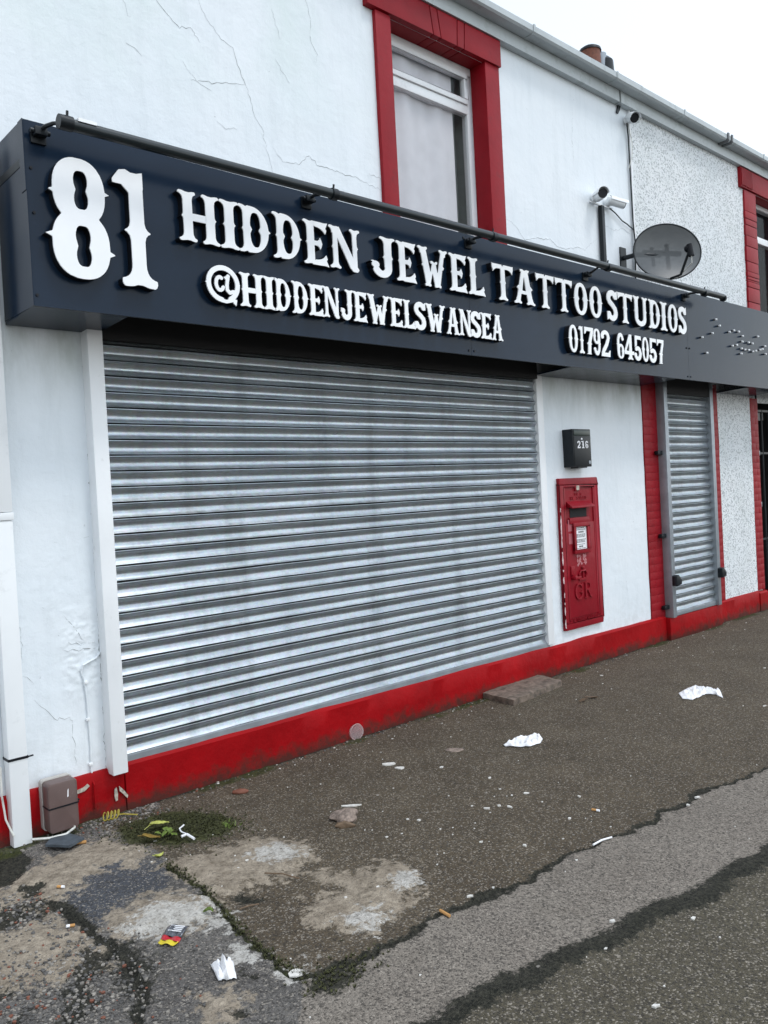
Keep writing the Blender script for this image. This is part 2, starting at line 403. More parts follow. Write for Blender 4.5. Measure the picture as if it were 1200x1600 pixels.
# ================================================================== GROUND
def seg_d(X, Y, pts, closed=False):
    d = np.full(X.shape, 1e9); n = len(pts)
    for i in range(n if closed else n-1):
        ax, ay = pts[i]; bx, by = pts[(i+1) % n]; vx, vy = bx-ax, by-ay; L = vx*vx+vy*vy+1e-12
        t = np.clip(((X-ax)*vx+(Y-ay)*vy)/L, 0, 1)
        d = np.minimum(d, np.hypot(X-ax-t*vx, Y-ay-t*vy))
    return d
def poly_sd(X, Y, pts):
    d = seg_d(X, Y, pts, True); ins = np.zeros(X.shape, bool); n = len(pts)
    for i in range(n):
        ax, ay = pts[i]; bx, by = pts[(i+1) % n]
        if ay == by: continue
        c = ((ay > Y) != (by > Y)) & (X < (bx-ax)*(Y-ay)/(by-ay)+ax); ins ^= c
    return np.where(ins, -d, d)
GP = lambda L: [ground_at(*p) for p in L]
SEAM = GP([(470, 1532), (500, 1522), (560, 1497), (600, 1482), (700, 1432), (825, 1377), (900, 1335), (960, 1312), (1040, 1270), (1100, 1237), (1200, 1202)])
SEAM += [(6.5, -2.36), (9, -2.42), (14, -2.6)]
BITU = GP([(690, 1597), (765, 1552), (850, 1518), (910, 1485), (960, 1462), (1025, 1425), (1100, 1398), (1200, 1335)])
BITU = [(-2, -2.36), (.8, -2.40)]+BITU+[(6, -2.86), (9, -2.95), (14, -3.1)]
CRK = GP([(262, 1353), (290, 1372), (320, 1395), (345, 1422), (372, 1450), (405, 1482), (440, 1510), (480, 1530)])
OLDC = GP([(70, 1405), (95, 1418), (127, 1433), (145, 1452), (160, 1467), (185, 1488), (205, 1510), (215, 1560), (200, 1610)])
def make_ground():
    xs = [-.6]
    while xs[-1] < 11.5: xs.append(xs[-1]+(.0085 if xs[-1] < 2.4 else .0085+.0022*(xs[-1]-2.4)))
    ys = np.arange(-3.75, .06, .0095)
    X, Y = np.meshgrid(np.array(xs), ys)
    jit = (fbm(X*9, Y*9, 3, 5)-.5)
    jx = X+.10*(fbm(X*7, Y*7, 11)-.5)+.05*(fbm(X*28, Y*28, 12)-.5); jy = Y+.10*(fbm(X*7, Y*7, 21)-.5)+.05*(fbm(X*28, Y*28, 22)-.5)
    sm = lambda d, w: np.clip(.5-d/w, 0, 1)
    far = [(14, -4.5)]
    strip = poly_sd(jx, jy, [(1.5, -2.0)]+SEAM[1:]+[(14, -3.1)]+BITU[::-1][1:-2]+[(1.3, -2.42)])
    road = poly_sd(jx, jy, BITU+[(14, -5), (-2, -5)])
    old = poly_sd(jx, jy, [(-1, .2), (1.62, .2)]+[(1.70, -.45)]+CRK+[(1.62, -2.1), (1.5, -2.45), (-1, -2.45)])
    tan = np.minimum.reduce([poly_sd(jx, jy, GP(q)) for q in (
        [(-40, 1420), (30, 1370), (95, 1342), (170, 1312), (212, 1325), (215, 1345), (150, 1360), (110, 1395), (90, 1420), (20, 1440), (-60, 1460)],
        [(265, 1350), (330, 1335), (390, 1315), (470, 1318), (485, 1340), (450, 1372), (400, 1385), (340, 1398), (310, 1385)],
        [(480, 1425), (540, 1395), (600, 1385), (655, 1365), (650, 1395), (600, 1440), (560, 1455), (510, 1450)],
        [(-60, 1480), (60, 1440), (150, 1460), (165, 1500), (80, 1530), (-40, 1560)],
        [(175, 1430), (260, 1405), (320, 1402), (330, 1425), (290, 1450), (200, 1462)],
        [(318, 1570), (350, 1555), (365, 1590), (345, 1620), (330, 1600)],
        [(500, 1365), (560, 1372), (600, 1350), (640, 1362), (610, 1385), (540, 1392)])])
    wht = np.minimum.reduce([poly_sd(jx, jy, GP(q)) for q in (
        [(205, 1452), (250, 1420), (318, 1415), (322, 1438), (280, 1455), (240, 1468)],
        [(362, 1490), (385, 1482), (398, 1492), (385, 1503), (366, 1502)],
        [(455, 1520), (470, 1516), (475, 1526), (462, 1531)],
        [(330, 1440), (362, 1436), (355, 1448), (338, 1450)],
        [(545, 1440), (580, 1425), (598, 1440), (570, 1452)],
        [(395, 1335), (440, 1322), (470, 1335), (430, 1350)],
        [(610, 1375), (640, 1368), (650, 1385), (625, 1395)])])
    drk = np.minimum.reduce([poly_sd(jx, jy, GP(q)) for q in (
        [(108, 1395), (165, 1352), (235, 1342), (275, 1362), (260, 1392), (190, 1415), (160, 1452)],)])
    dS = seg_d(jx, jy, SEAM); dB = seg_d(jx, jy, BITU); dC = seg_d(jx, jy, CRK); dO = seg_d(jx, jy, OLDC)
    wB = .035+.035*fbm(X*2.2, Y*2.2, 31)
    wS = .012+.022*fbm(X*3, Y*3, 33)
    corner = np.hypot(X-1.63, (Y+2.03)*1.4)
    black = np.maximum.reduce([sm(dB-wB*.95, .09), sm(dS-wS*.8, .04)*.95, sm(dC-.011, .02), sm(dO-.016-.02*fbm(X*6, Y*6, 35), .03)*.9, sm(corner-.06-.09*fbm(X*12, Y*12, 34), .14)*.85])
    gx, gy = ground_at(60, 1575)
    hole = np.minimum.reduce([poly_sd(jx, jy, GP(q)) for q in ([(-30, 1345), (20, 1335), (45, 1345), (40, 1362), (-10, 1392), (-50, 1400)], [(82, 1402), (125, 1408), (150, 1442), (115, 1442), (95, 1425)], [(-30, 1422), (60, 1415), (62, 1438), (10, 1448), (-40, 1460)], [(355, 1396), (380, 1392), (400, 1402), (425, 1412), (400, 1414), (372, 1408)], [(365, 1515), (400, 1520), (420, 1530), (395, 1532)], [(345, 1580), (385, 1578), (405, 1590), (370, 1594)], [(160, 1478), (200, 1470), (215, 1500), (200, 1540), (180, 1520)], [(20, 1385), (60, 1378), (70, 1392), (30, 1402)])])
    black = np.maximum(black, sm(hole, .06)*.9)
    grav = sm(np.hypot((jx-gx-.05)*.9, (jy-gy)*1.1)-.36, .2)*np.clip(fbm(X*11, Y*11, 44)*2.6-.8, 0, 1)
    g2 = ground_at(40, 1425); grav = np.maximum(grav, sm(np.hypot(jx-g2[0], jy-g2[1])-.15, .1)*.8)
    black = np.maximum(black, grav*.72)
    mx, my = ground_at(275, 1296)
    moss = sm(np.hypot((jx-mx)*1.05+(jy-my)*.35, (jy-my)*1.0)-.24, .16)
    moss = np.maximum(moss, sm(-Y-.085-.10*fbm(X*5, X*0, 50), .08)*np.clip(fbm(X*3, Y*3, 51)*2-.55, 0, .9))
    moss = np.maximum(moss, sm(corner-.18, .2)*.4); moss = np.maximum(moss, sm(dC-.03, .05)*.5); moss = np.maximum(moss, sm(dS-.03, .05)*.35)
    black = np.maximum(black, sm(-Y-.035-.05*fbm(X*6, X*0, 53), .05)*.75*(X > 1.9))
    Z = .010*(fbm(X*1.7, Y*1.7, 61)-.5)+.004*(fbm(X*30, Y*30, 62, 3)-.5)
    Z += sm(old, .06)*(.012*(fbm(X*8, Y*8, 63)-.5)+.008*(fbm(X*34, Y*34, 66)-.5))
    Z += sm(tan, .05)*.010*(.4+fbm(X*26, Y*26, 64))
    Z -= .014*sm(hole, .05)+.012*sm(dC-.006, .012)+.010*sm(dS-.008, .016)+.016*sm(dO-.014, .022)+.010*grav
    Z += .006*sm(dB-wB, .02)*(fbm(X*40, Y*40, 65, 2))+.02*moss*(fbm(X*22, Y*22, 67)-.25)
    Z = Z-Z.max()*0+.006
    ny, nx = X.shape
    co = np.stack([X, Y, Z], -1).reshape(-1, 3)
    idx = np.arange(nx*ny).reshape(ny, nx)
    q = np.stack([idx[:-1, :-1], idx[:-1, 1:], idx[1:, 1:], idx[1:, :-1]], -1).reshape(-1, 4)
    me = bpy.data.meshes.new('pavement')
    me.vertices.add(len(co)); me.vertices.foreach_set('co', co.ravel())
    me.loops.add(q.size); me.loops.foreach_set('vertex_index', q.ravel().astype(np.int32))
    me.polygons.add(len(q)); me.polygons.foreach_set('loop_start', np.arange(0, q.size, 4, dtype=np.int32))
    me.polygons.foreach_set('loop_total', np.full(len(q), 4, dtype=np.int32))
    me.polygons.foreach_set('use_smooth', np.ones(len(q), bool))
    me.update()
    for nme, a in (('m_strip', sm(strip, .05)), ('m_road', sm(road, .05)), ('m_old', sm(old, .05)), ('m_tan', sm(tan-.03, .26)), ('m_white', sm(wht-.02, .2)), ('m_dark', sm(drk, .12)), ('m_black', black), ('m_moss', moss)):
        at = me.attributes.new(nme, 'FLOAT', 'POINT'); at.data.foreach_set('value', a.ravel().astype(np.float32))
    me.materials.append(MAT['ground'])
    o = struct(link('pavement', me)); o['label'] = 'patched brown-grey tarmac pavement with mossy joints and broken concrete'
    def hz(x, y):
        i = int(np.clip(np.searchsorted(np.array(xs), x), 0, nx-1)); j = int(np.clip((y+3.75)/.0095, 0, ny-1)); return float(Z[j, i])
    return hz
GZ = make_ground()
g = MB(); g.grid(40, 40, lambda u, v: (-200+400*u, -260+262*v, -.03))
og = struct(g.build('road', simple('far_tarmac', (.085, .08, .07), .85, var=.25, vs=2, bst=.5, bs=60))); og['label'] = 'plain grey tarmac street beyond the pavement'

# ================================================================== SHOP BUILDING
shop = thing('shop_building', 'white rendered two storey shop building with red sash surround and plinth', 'building', (3, 0, 0))
XB = 7.262                                     # party line between the smooth and the pebble-dashed front
WIN = (4.10, 5.13, 3.05, 4.955)                # upper window opening
SHU = (1.80, 5.62, .262, 2.75)                 # shop front opening
def relief(x, z):
    x = np.asarray(x); z = np.asarray(z)
    y = .010*(fbm(x*1.3, z*1.3, 71, 3)-.5)+.005*(fbm(x*6, z*6, 72, 3)-.5)
    k = np.exp(-(((x-1.665)/.10)**4+((z-.86)/.21)**4))
    rid = np.abs(fbm(x*26, z*34, 73, 4)-.5)*2
    y = y-k*(.007*(fbm(x*22, z*30, 74, 4))+.013*np.clip(.42-rid, 0, 1)**1.0)
    k2 = np.exp(-(((x-1.62)/.14)**2+((z-1.25)/.35)**2))*.5
    return y-k2*.008*(fbm(x*40, z*40, 75)-.4)
def wall_panel(mb, x0, x1, z0, z1, step, fn=relief):
    nu = max(1, int((x1-x0)/step)); nv = max(1, int((z1-z0)/step))
    U, V = np.meshgrid(np.linspace(x0, x1, nu+1), np.linspace(z0, z1, nv+1)); Y = fn(U, V)
    vs = list(zip(U.ravel(), Y.ravel(), V.ravel()))
    fs = [(j*(nu+1)+i, j*(nu+1)+i+1, (j+1)*(nu+1)+i+1, (j+1)*(nu+1)+i) for j in range(nv) for i in range(nu)]
    mb.add(vs, fs)
b = MB()
wall_panel(b, -3, 1.20, 0, 5.2, .06)
wall_panel(b, 1.20, 1.84, .0, 2.75, .0085)
wall_panel(b, 1.20, 4.10, 2.75, 5.2, .035)
wall_panel(b, 4.10, 5.13, 4.955, 5.2, .035); wall_panel(b, 4.10, 5.13, 2.75, 3.05, .05)
wall_panel(b, 5.13, XB, 2.75, 5.2, .035)
wall_panel(b, 5.60, XB, 0, 2.75, .02)
wo_ = b.build('wall', 'wall', shop, smooth=True, ang=180)
b = MB(); b.box(1.7, 5.75, .10, .14, 0, 2.95); b.box(-3, XB-.01, .34, .38, 0, 5.3); b.build('back_wall', 'dark', shop)
# plinth
def plinth(name, x0, x1, y, z, parent, seed, under=False):
    n = max(2, int((x1-x0)/.06)); mb = MB()
    prof = lambda k: [(.03, -.02), (y+.006*(vnoise(k*3.1, 0, seed)-.5)-.004, -.02), (y+.008*(vnoise(k*3.3, 1, seed+1)-.5), z*.5), (y+.008*(vnoise(k*2.7, 4, seed+2)-.5), z-.022), (y+.014, z-.004+.010*(vnoise(k*4.1, 2, seed+3)-.5)), (.03, z+.008*(vnoise(k*4.1, 2, seed+3)-.5))]
    vs = []; fs = []
    for i in range(n+1):
        x = x0+(x1-x0)*i/n
        vs += [(x, a, c) for a, c in prof(x)]
    for i in range(n):
        for k in range(5): fs.append((i*6+k, i*6+k+1, (i+1)*6+k+1, (i+1)*6+k))
    fs += [tuple(range(6)), tuple(range(n*6+5, n*6-1, -1))]
    mb.add(vs, fs); return mb.build(name, 'plinth', parent, smooth=True, ang=35)
plinth('plinth', -3, 1.84, -.028, .248, shop, 5)
plinth('plinth', 1.843, 5.60, -.034, .262, shop, 8)
plinth('plinth', 5.603, 7.50, -.030, .258, shop, 12)
b = MB(); b.box(1.84, 5.60, -.018, .06, .255, .285); b.build('sill', 'steel', shop)
# chipped paint on the plinth
def patch_on(name, pts, y, mat, parent, th=.003):
    mb = MB(); P = [(p[0], p[1]) for p in pts]
    mb.prism(P, y-th, y+.004, axis='y'); return mb.build(name, mat, parent)
for L, mt in (([(105, 1240), (118, 1236), (130, 1231), (137, 1225), (140, 1228), (132, 1236), (122, 1240), (110, 1243)], 'bare'), ([(179, 1234), (182, 1230), (184, 1240), (184, 1250), (181, 1252), (179, 1244)], 'bare'), ([(186, 1228), (192, 1233), (200, 1242), (199, 1247), (192, 1240), (187, 1236)], 'bare')):
    patch_on('chipped_paint', [wall_at(*p, -.034) for p in L], -.034, mt, shop)

# cracks in the render: a dirty gap with a lifted paint lip beside it
def crack(px, parent, wdt=.004, seed=0):
    rd = random.Random(seed); P = [wall_at(*p) for p in px]; Q = []
    for (a, c), (d, e) in zip(P[:-1], P[1:]):
        n = max(2, int(math.hypot(d-a, e-c)/.02))
        for i in range(n): Q.append((a+(d-a)*i/n+rd.gauss(0, .004), c+(e-c)*i/n+rd.gauss(0, .004)))
    Q.append(P[-1]); n = len(Q); mb = MB(); vs = []; fs = []; vl = []; fl = []
    for i, (x, z) in enumerate(Q):
        dx = Q[min(i+1, n-1)][0]-Q[max(i-1, 0)][0]; dz = Q[min(i+1, n-1)][1]-Q[max(i-1, 0)][1]; L = math.hypot(dx, dz)+1e-9
        nx, nz = -dz/L, dx/L
        w_ = .55*wdt*(.25+.75*math.sin(math.pi*(i+.5)/n))*rd.uniform(.3, 1.25)
        y = float(relief(x, z))
        vs += [(x-nx*w_/2, y-.0008, z-nz*w_/2), (x+nx*w_/2, y-.0008, z+nz*w_/2)]
        s = 1 if nz > 0 else -1
        vl += [(x+s*nx*w_*.5, y-.0009, z+s*nz*w_*.5), (x+s*nx*(w_*.5+.020), y-.0002, z+s*nz*(w_*.5+.020))]
        if i: fs.append((2*i-2, 2*i-1, 2*i+1, 2*i)); fl.append((2*i-2, 2*i-1, 2*i+1, 2*i))
    mb.add(vs, fs, 0); mb.add(vl, fl, 1)
    return mb.build('crack', ['crack', 'wall'], parent)
CR = [([(240, -6), (266, 28), (280, 42), (299, 44), (312, 66)], .006), ([(308, -6), (322, 28), (345, 61), (364, 75), (373, 107), (387, 140), (397, 177), (411, 205), (420, 243), (426, 271)], .0055),
      ([(296, 124), (322, 127), (345, 130), (383, 132)], .006), ([(300, 118), (312, 132), (330, 142)], .004), ([(476, -6), (485, 28), (485, 61), (495, 84), (494, 98)], .005),
      ([(427, 229), (441, 252), (467, 257), (481, 243), (499, 259), (527, 268), (555, 278), (580, 290), (602, 300)], .006), ([(430, 90), (440, 110), (453, 130)], .003),
      ([(285, 95), (298, 116)], .003), ([(197, 70), (210, 75), (222, 88)], .004), ([(192, 0), (200, 25)], .003), ([(340, 190), (352, 200), (370, 203)], .003), ([(425, 15), (437, 60)], .003),
      ([(792, 342), (805, 352), (812, 365), (820, 375), (837, 372), (860, 374), (871, 386), (885, 390), (902, 386), (914, 391), (922, 383), (934, 372)], .006),
      ([(945, 352), (959, 360), (973, 357), (985, 366)], .005), ([(576, 271), (588, 276), (600, 283)], .004), ([(894, 168), (894, 215), (897, 258)], .004),
      ([(55, 1095), (71, 1110), (85, 1122), (93, 1124), (108, 1121), (113, 1127), (116, 1163), (118, 1197)], .005), ([(36, 1056), (46, 1060), (53, 1068)], .003),
      ([(31, 960), (33, 1000), (33, 1040)], .003), ([(100, 960), (118, 985), (128, 1000)], .005), ([(98, 1015), (120, 1016), (150, 1012)], .004), ([(105, 1005), (125, 1007), (147, 1003)], .004), ([(130, 840), (139, 839)], .004),
      ([(127, 524), (135, 640), (142, 760), (150, 900), (157, 1040), (166, 1200)], .012), ([(846.5, 600), (851, 700), (855, 800), (859, 900), (862, 990)], .005), ([(866, 752), (871, 850), (877, 950), (879, 985)], .006), ([(962, 890), (962, 915)], .002), ([(978, 905), (980, 925)], .002)]
for i, (L, wd) in enumerate(CR): crack(L, shop, wd, i)

# ---- roofline: soffit, fascia boards, gutter
def eaves(parent, x0, x1):
    b = MB(); b.box(x0, x1, -.050, .05, 5.166, 5.178); b.build('soffit_board', 'gutter', parent)
    b = MB(); b.box(x0, x1, -.064, -.0505, 5.164, 5.40); b.build('fascia_board', 'gutter', parent, bevel=.002)
xg = wall_at(967, 150, -.05)[0]
eaves(shop, -3, xg-.012)
b = MB(); b.prism([(-.03, 5.40), (4.1, 8.2), (4.1, 8.1), (-.03, 5.30)], -3, XB); b.build('roof', 'slate', shop)

# ---- upper window of the shop
X0, X1, Z0, Z1 = WIN
def jamb_stone(x0, x1, z0, z1, y, parent, name, mat='red', bev=.006, depth=.2):
    b = MB(); b.box(x0, x1, y, depth, z0, z1); return b.build(name, mat, parent, bevel=bev)
jl = jamb_stone(3.955, 4.10, 3.0, 4.953, -.030, shop, 'window_jamb'); jr = jamb_stone(5.115, 5.285, 3.0, 4.985, -.030, shop, 'window_jamb')
# flat arch lintel of five cut stones
lx = [3.872, 4.52, 4.60, 4.775, 4.855, 5.295]
tops = [3.872, 4.487, 4.567, 4.79, 4.872, 5.295]
for i in range(5):
    b = MB(); gp_ = .004
    b.prism([(lx[i]+(gp_ if i else 0), 4.957), (lx[i+1]-(gp_ if i < 4 else 0), 4.957), (tops[i+1]-(gp_ if i < 4 else 0), 5.163), (tops[i]+(gp_ if i else 0), 5.163)], -.048, .19, axis='y')
    b.build('lintel_stone', 'red', shop, bevel=.004)
win = MB(); fx0, fx1, fz1 = 4.10, 5.115, 4.957
FY = .125
def frame_rect(mb, x0, x1, z0, z1, wd, y0, y1):
    mb.box(x0, x1, y0, y1, z1-wd, z1); mb.box(x0, x1, y0, y1, z0, z0+wd)
    mb.box(x0, x0+wd, y0, y1, z0+wd, z1-wd); mb.box(x1-wd, x1, y0, y1, z0+wd, z1-wd)
win = MB(); frame_rect(win, fx0+.001, fx1-.001, 3.0, fz1-.001, .062, FY, FY+.06); wf = win.build('window', 'upvc', shop, bevel=.006)
zt = wall_at(728, 172, FY)[1]
b = MB(); b.box(fx0+.063, fx1-.063, FY-.004, FY+.055, zt-.035, zt+.035); b.build('transom', 'upvc', wf, bevel=.006)
b = MB(); frame_rect(b, fx0+.06, fx1-.06, zt+.037, fz1-.064, .042, FY-.018, FY+.03); b.build('opening_light', 'upvc', wf, bevel=.006)
b = MB(); b.box(fx0+.10, fx1-.10, FY+.01, FY+.014, zt+.07, fz1-.10); b.build('pane', 'glass', wf)
b = MB(); b.box(fx0+.06, fx1-.06, FY+.022, FY+.026, 3.06, zt-.03); b.build('pane', 'glass', wf)
b = MB()
b.grid(60, 2, lambda u, v: (fx0+.02+u*(fx1-fx0-.20), FY+.055+.010*math.sin(u*13)+.006*math.sin(u*29+1), 3.0+v*1.98)); b.build('net_curtain', 'curtain', wf, smooth=True)
b = MB(); b.box(fx0-.02, fx1+.02, .30, .32, 2.95, 5.1); b.box(fx1-.02, fx1+.01, FY+.062, .31, 2.95, 5.1); b.box(fx0-.02, fx0+.006, FY+.062, .31, 2.95, 5.1); b.box(fx0, fx1, FY+.062, .31, 4.95, 5.0)
b.build('inner_reveal', 'inside', wf)

# ================================================================== PEBBLE-DASHED HOUSE
house = thing('terraced_house', 'white pebble-dashed terraced house with red painted brick door and window edges', 'building', (9, 0, 0))
prel = lambda x, z: .012*(fbm(np.asarray(x)*2, np.asarray(z)*2, 91, 3)-.5)-.010
W2 = (10.02, 11.05, 3.05, 4.93)
DO = (7.60, 8.58, 0, 2.62)
D2 = (9.86, 10.85, 0, 2.45)
b = MB()
wall_panel(b, XB+.004, W2[0], 2.62, 5.2, .06, prel); wall_panel(b, W2[1], 16, 2.62, 5.2, .1, prel)
wall_panel(b, W2[0], W2[1], W2[3], 5.2, .06, prel); wall_panel(b, W2[0], W2[1], 2.62, W2[2], .06, prel)
wall_panel(b, XB+.004, DO[0], 0, 2.62, .06, lambda x, z: prel(x, z)*0+.012); wall_panel(b, DO[1], 8.84, 0, 2.62, .06, lambda x, z: prel(x, z)*0+.012)
wall_panel(b, 8.84, 9.66, 0, 2.62, .05, prel); wall_panel(b, 9.66, D2[0], 0, 2.62, .06, lambda x, z: prel(x, z)*0+.012)
wall_panel(b, D2[0], D2[1], 2.45, 2.62, .06, prel); wall_panel(b, D2[1], 16, 0, 2.62, .1, prel)
b.build('wall', 'pebble', house, smooth=True, ang=180)
b = MB(); b.box(7.5, 8.7, .10, .14, 0, 2.9); b.box(D2[1], D2[1]+.03, .02, .69, 0, 2.7); b.box(7.28, 16, .70, .74, 0, 5.3); b.build('back_wall', 'dark', house)
b = MB(); b.box(XB-.012, XB+.012, -.022, .01, 2.7, 5.164); b.build('edge_bead', 'rail', house)
eaves(house, xg+.012, 16)
b = MB(); b.prism([(-.03, 5.40), (4.1, 8.2), (4.1, 8.1), (-.03, 5.30)], XB+.003, 16); b.build('roof', 'slate', house)
# painted bricks, one by one; courses mostly hidden under thick paint
def brick_jamb(name, x0, x1, z0, z1, y, parent, course=.075, blen=.225, seed=0):
    rd = random.Random(seed); first = None; meshes = {}
    root = None; z = z0; k = 0
    while z < z1-.02:
        h = min(course, z1-z); x = x0-(0 if k % 2 else blen/2)
        while x < x1-.005:
            a, c = max(x, x0), min(x+blen, x1)
            if c-a > .02:
                b = MB(); q = .0001+.0009*rd.random()**3; yy = y-rd.uniform(0, .0007)
                b.box(a+q, c-q, yy, .04, z+q, z+h-q)
                if root is None: root = b.build(name, 'red', parent, bevel=.001)
                else: b.build('brick', 'red', root, bevel=.001)
            x += blen
        z += course; k += 1
    return root
brick_jamb('brick_door_jamb', XB+.006, 7.60, .25, 2.61, -.012, house, seed=3)
brick_jamb('brick_door_jamb', 8.58, 8.835, .25, 2.61, -.012, house, seed=4)
brick_jamb('brick_door_jamb', 9.662, 9.86, .25, 2.50, -.012, house, seed=5)
plinth('plinth', 8.62, 9.66, -.030, .250, house, 21); plinth('plinth', 9.662, 9.88, -.036, .235, house, 22); plinth('plinth', 10.85, 16, -.03, .25, house, 23)
b = MB(); b.box(7.503, 8.617, -.075, .1, -.02, .232); b.build('doorstep', 'plinth', house, bevel=.012)
b = MB(); b.box(9.885, 10.85, -.02, .6, -.02, .11); b.build('doorstep', 'plinth', house, bevel=.012)
# quoin blocks left of the further window (heights read from their joints)
zq = [wall_at(1160+.08*(y-292), y, -.03)[1] for y in (488, 472, 449, 440, 437, 432, 424, 408, 384, 367, 350, 340, 328, 294)]
zq[0] = 3.02
qroot = None
for i in range(len(zq)-1):
    b = MB(); b.box(9.715-.006*(i % 2), 10.02, -.03-.002*(i % 3), .15, zq[i]+.003, zq[i+1]-.003)
    if qroot is None: qroot = b.build('window_jamb', 'red', house, bevel=.004)
    else: b.build('quoin_block', 'red', qroot, bevel=.004)
jamb_stone(11.05, 11.3, 3.02, 4.93, -.03, house, 'window_jamb')
b = MB(); b.box(9.60, 11.42, -.045, .15, 4.934, 5.162); ln = b.build('lintel_stone', 'red', house, bevel=.005)
for k in range(10):                           # reeded block at the end of the lintel
    b = MB(); x = 9.612+.030*k; b.box(x, x+.022, -.056, -.04, 4.945+.012*random.random(), 5.15); b.build('reed', 'red', ln, bevel=.005)
b = MB(); frame_rect(b, 10.021, 11.049, 3.05, 4.932, .06, .12, .18); w2 = b.build('window', 'upvc', house, bevel=.006)
z2 = wall_at(1195, 380, .12)[1]
b = MB(); b.box(10.081, 10.989, .11, .175, z2-.04, z2+.04); b.build('transom', 'upvc', w2, bevel=.006)
b = MB(); b.box(10.08, 10.99, .14, .144, 3.11, z2-.035); b.build('pane', 'glass', w2)
b = MB(); b.box(10.08, 10.99, .14, .144, z2+.035, 4.872); b.build('pane', 'glass', w2)
b = MB(); b.grid(20, 2, lambda u, v: (10.05+u*.28, .26+.01*math.sin(u*20), 3.05+v*1.85)); b.build('net_curtain', 'curtain', w2, smooth=True)
# recessed doorway with frame and steel gate
b = MB(); b.box(9.86, 9.88, .001, .6, .11, 2.45); b.build('door_reveal', 'red', house)
b = MB(); b.box(9.90, 9.985, .34, .42, .28, 2.40); b.box(9.985, 10.85, .34, .42, 2.30, 2.40); b.box(10.03, 10.11, .36, .41, .28, 2.30); dfm = b.build('door_frame', 'upvc', house, bevel=.005)
gate = thing('security_gate', 'thin black steel bar gate across the recessed red doorway', 'gate', (9.9, .05, .11))
for k in range(5):
    b = MB(); b.tube([(9.90+.2*k, .05, .14), (9.90+.2*k, .05, 2.38)], .013, 8); b.build('bar', 'blackmetal', gate, smooth=True)
for z in (.16, .83, 1.86, 2.37):
    b = MB(); b.box(9.89, 10.72, .042, .058, z-.012, z+.012); b.build('cross_rail', 'blackmetal', gate)
for z in (1.25, 1.86):
    b = MB(); b.box(9.875, 9.945, .015, .08, z-.03, z+.03); b.build('lock_box', 'steel', gate, bevel=.006)

# ---- gutter
gut = thing('rain_gutter', 'grey white square rain gutter along both house fronts', 'gutter', (6, -.11, 5.27))
prof = [(-.066, 5.345), (-.066, 5.270), (-.155, 5.270), (-.170, 5.284), (-.172, 5.330), (-.166, 5.331), (-.163, 5.288), (-.152, 5.277), (-.072, 5.277), (-.072, 5.345)]
b = MB(); b.prism(prof, -3, 16); b.build('trough', 'gutter', gut)
for px, py in ((835, 56), (965, 122), (1070, 178), (1194, 255)):
    x = wall_at(px, py, -.17)[0]; b = MB()
    b.prism([(-.0655, 5.35), (-.0655, 5.264), (-.158, 5.264), (-.176, 5.28), (-.179, 5.338), (-.172, 5.338), (-.1705, 5.284), (-.155, 5.2695), (-.066, 5.2695)], x-.012, x+.012); b.build('bracket', 'gutter', gut)
x = wall_at(1140, 222, -.17)[0]
for dx in (-.06, .03):
    b = MB(); b.prism([(-.0655, 5.35), (-.0655, 5.255), (-.162, 5.255), (-.182, 5.275), (-.186, 5.345), (-.172, 5.345), (-.1705, 5.284), (-.155, 5.2695), (-.066, 5.2695)], x+dx, x+dx+.035); b.build('union_clip', 'grey', gut, bevel=.003)
for X in (1.0, 2.3, 3.6):
    b = MB(); b.prism([(-.0655, 5.35), (-.0655, 5.264), (-.158, 5.264), (-.176, 5.28), (-.179, 5.338), (-.172, 5.338), (-.1705, 5.284), (-.155, 5.2695), (-.066, 5.2695)], X-.012, X+.012); b.build('bracket', 'gutter', gut)
# lead flap hanging from the fascia gap
fl = [wall_at(*p, -.01) for p in ((966, 158), (970, 160), (968, 172), (965, 178), (963, 176))]
b = MB(); b.prism(fl, -.016, -.006, axis='y'); b.box(xg-.010, xg+.010, -.055, -.01, 5.18, 5.39); tag(b.build('lead_flashing', 'blackmetal'), 'dark lead strip poking out of the gap between fascia boards', 'flashing')

# ---- chimney beyond the ridge
ch = thing('chimney', 'chimney stack with terracotta pot and black cowl above the gutter', 'chimney', (13.5, 4, 8))
b = MB(); b.box(12.75, 14.2, 3.75, 4.4, 7.8, 8.86); b.build('stack', 'terracotta', ch)
b = MB(); b.box(12.70, 14.25, 3.68, 4.46, 8.86, 8.92); b.build('cap', 'slate', ch, bevel=.02)
b = MB(); b.tube([(13.02, 4, 8.91), (13.02, 4, 9.24), (13.02, 4, 9.32), (13.02, 4, 9.30)], [.19, .18, .185, .17], 16); pt_ = b.build('pot', 'terracotta', ch, smooth=True)
b = MB(); b.tube([(13.02, 4, 9.285), (13.02, 4, 9.33), (13.02, 4, 9.37), (13.02, 4, 9.395)], [.20, .19, .13, .03], 16); b.build('dome', 'blackmetal', pt_, smooth=True)
b = MB(); b.tube([(13.36, 4, 8.91), (13.36, 4, 9.36)], .10, 14); b.build('flue_liner', 'steel', ch, smooth=True)
b = MB(); b.tube([(13.47, 4, 8.92), (13.47, 4, 9.26), (13.47, 4, 9.34)], [.18, .16, .08], 12); b.build('cowl', 'blackmetal', ch, smooth=True)

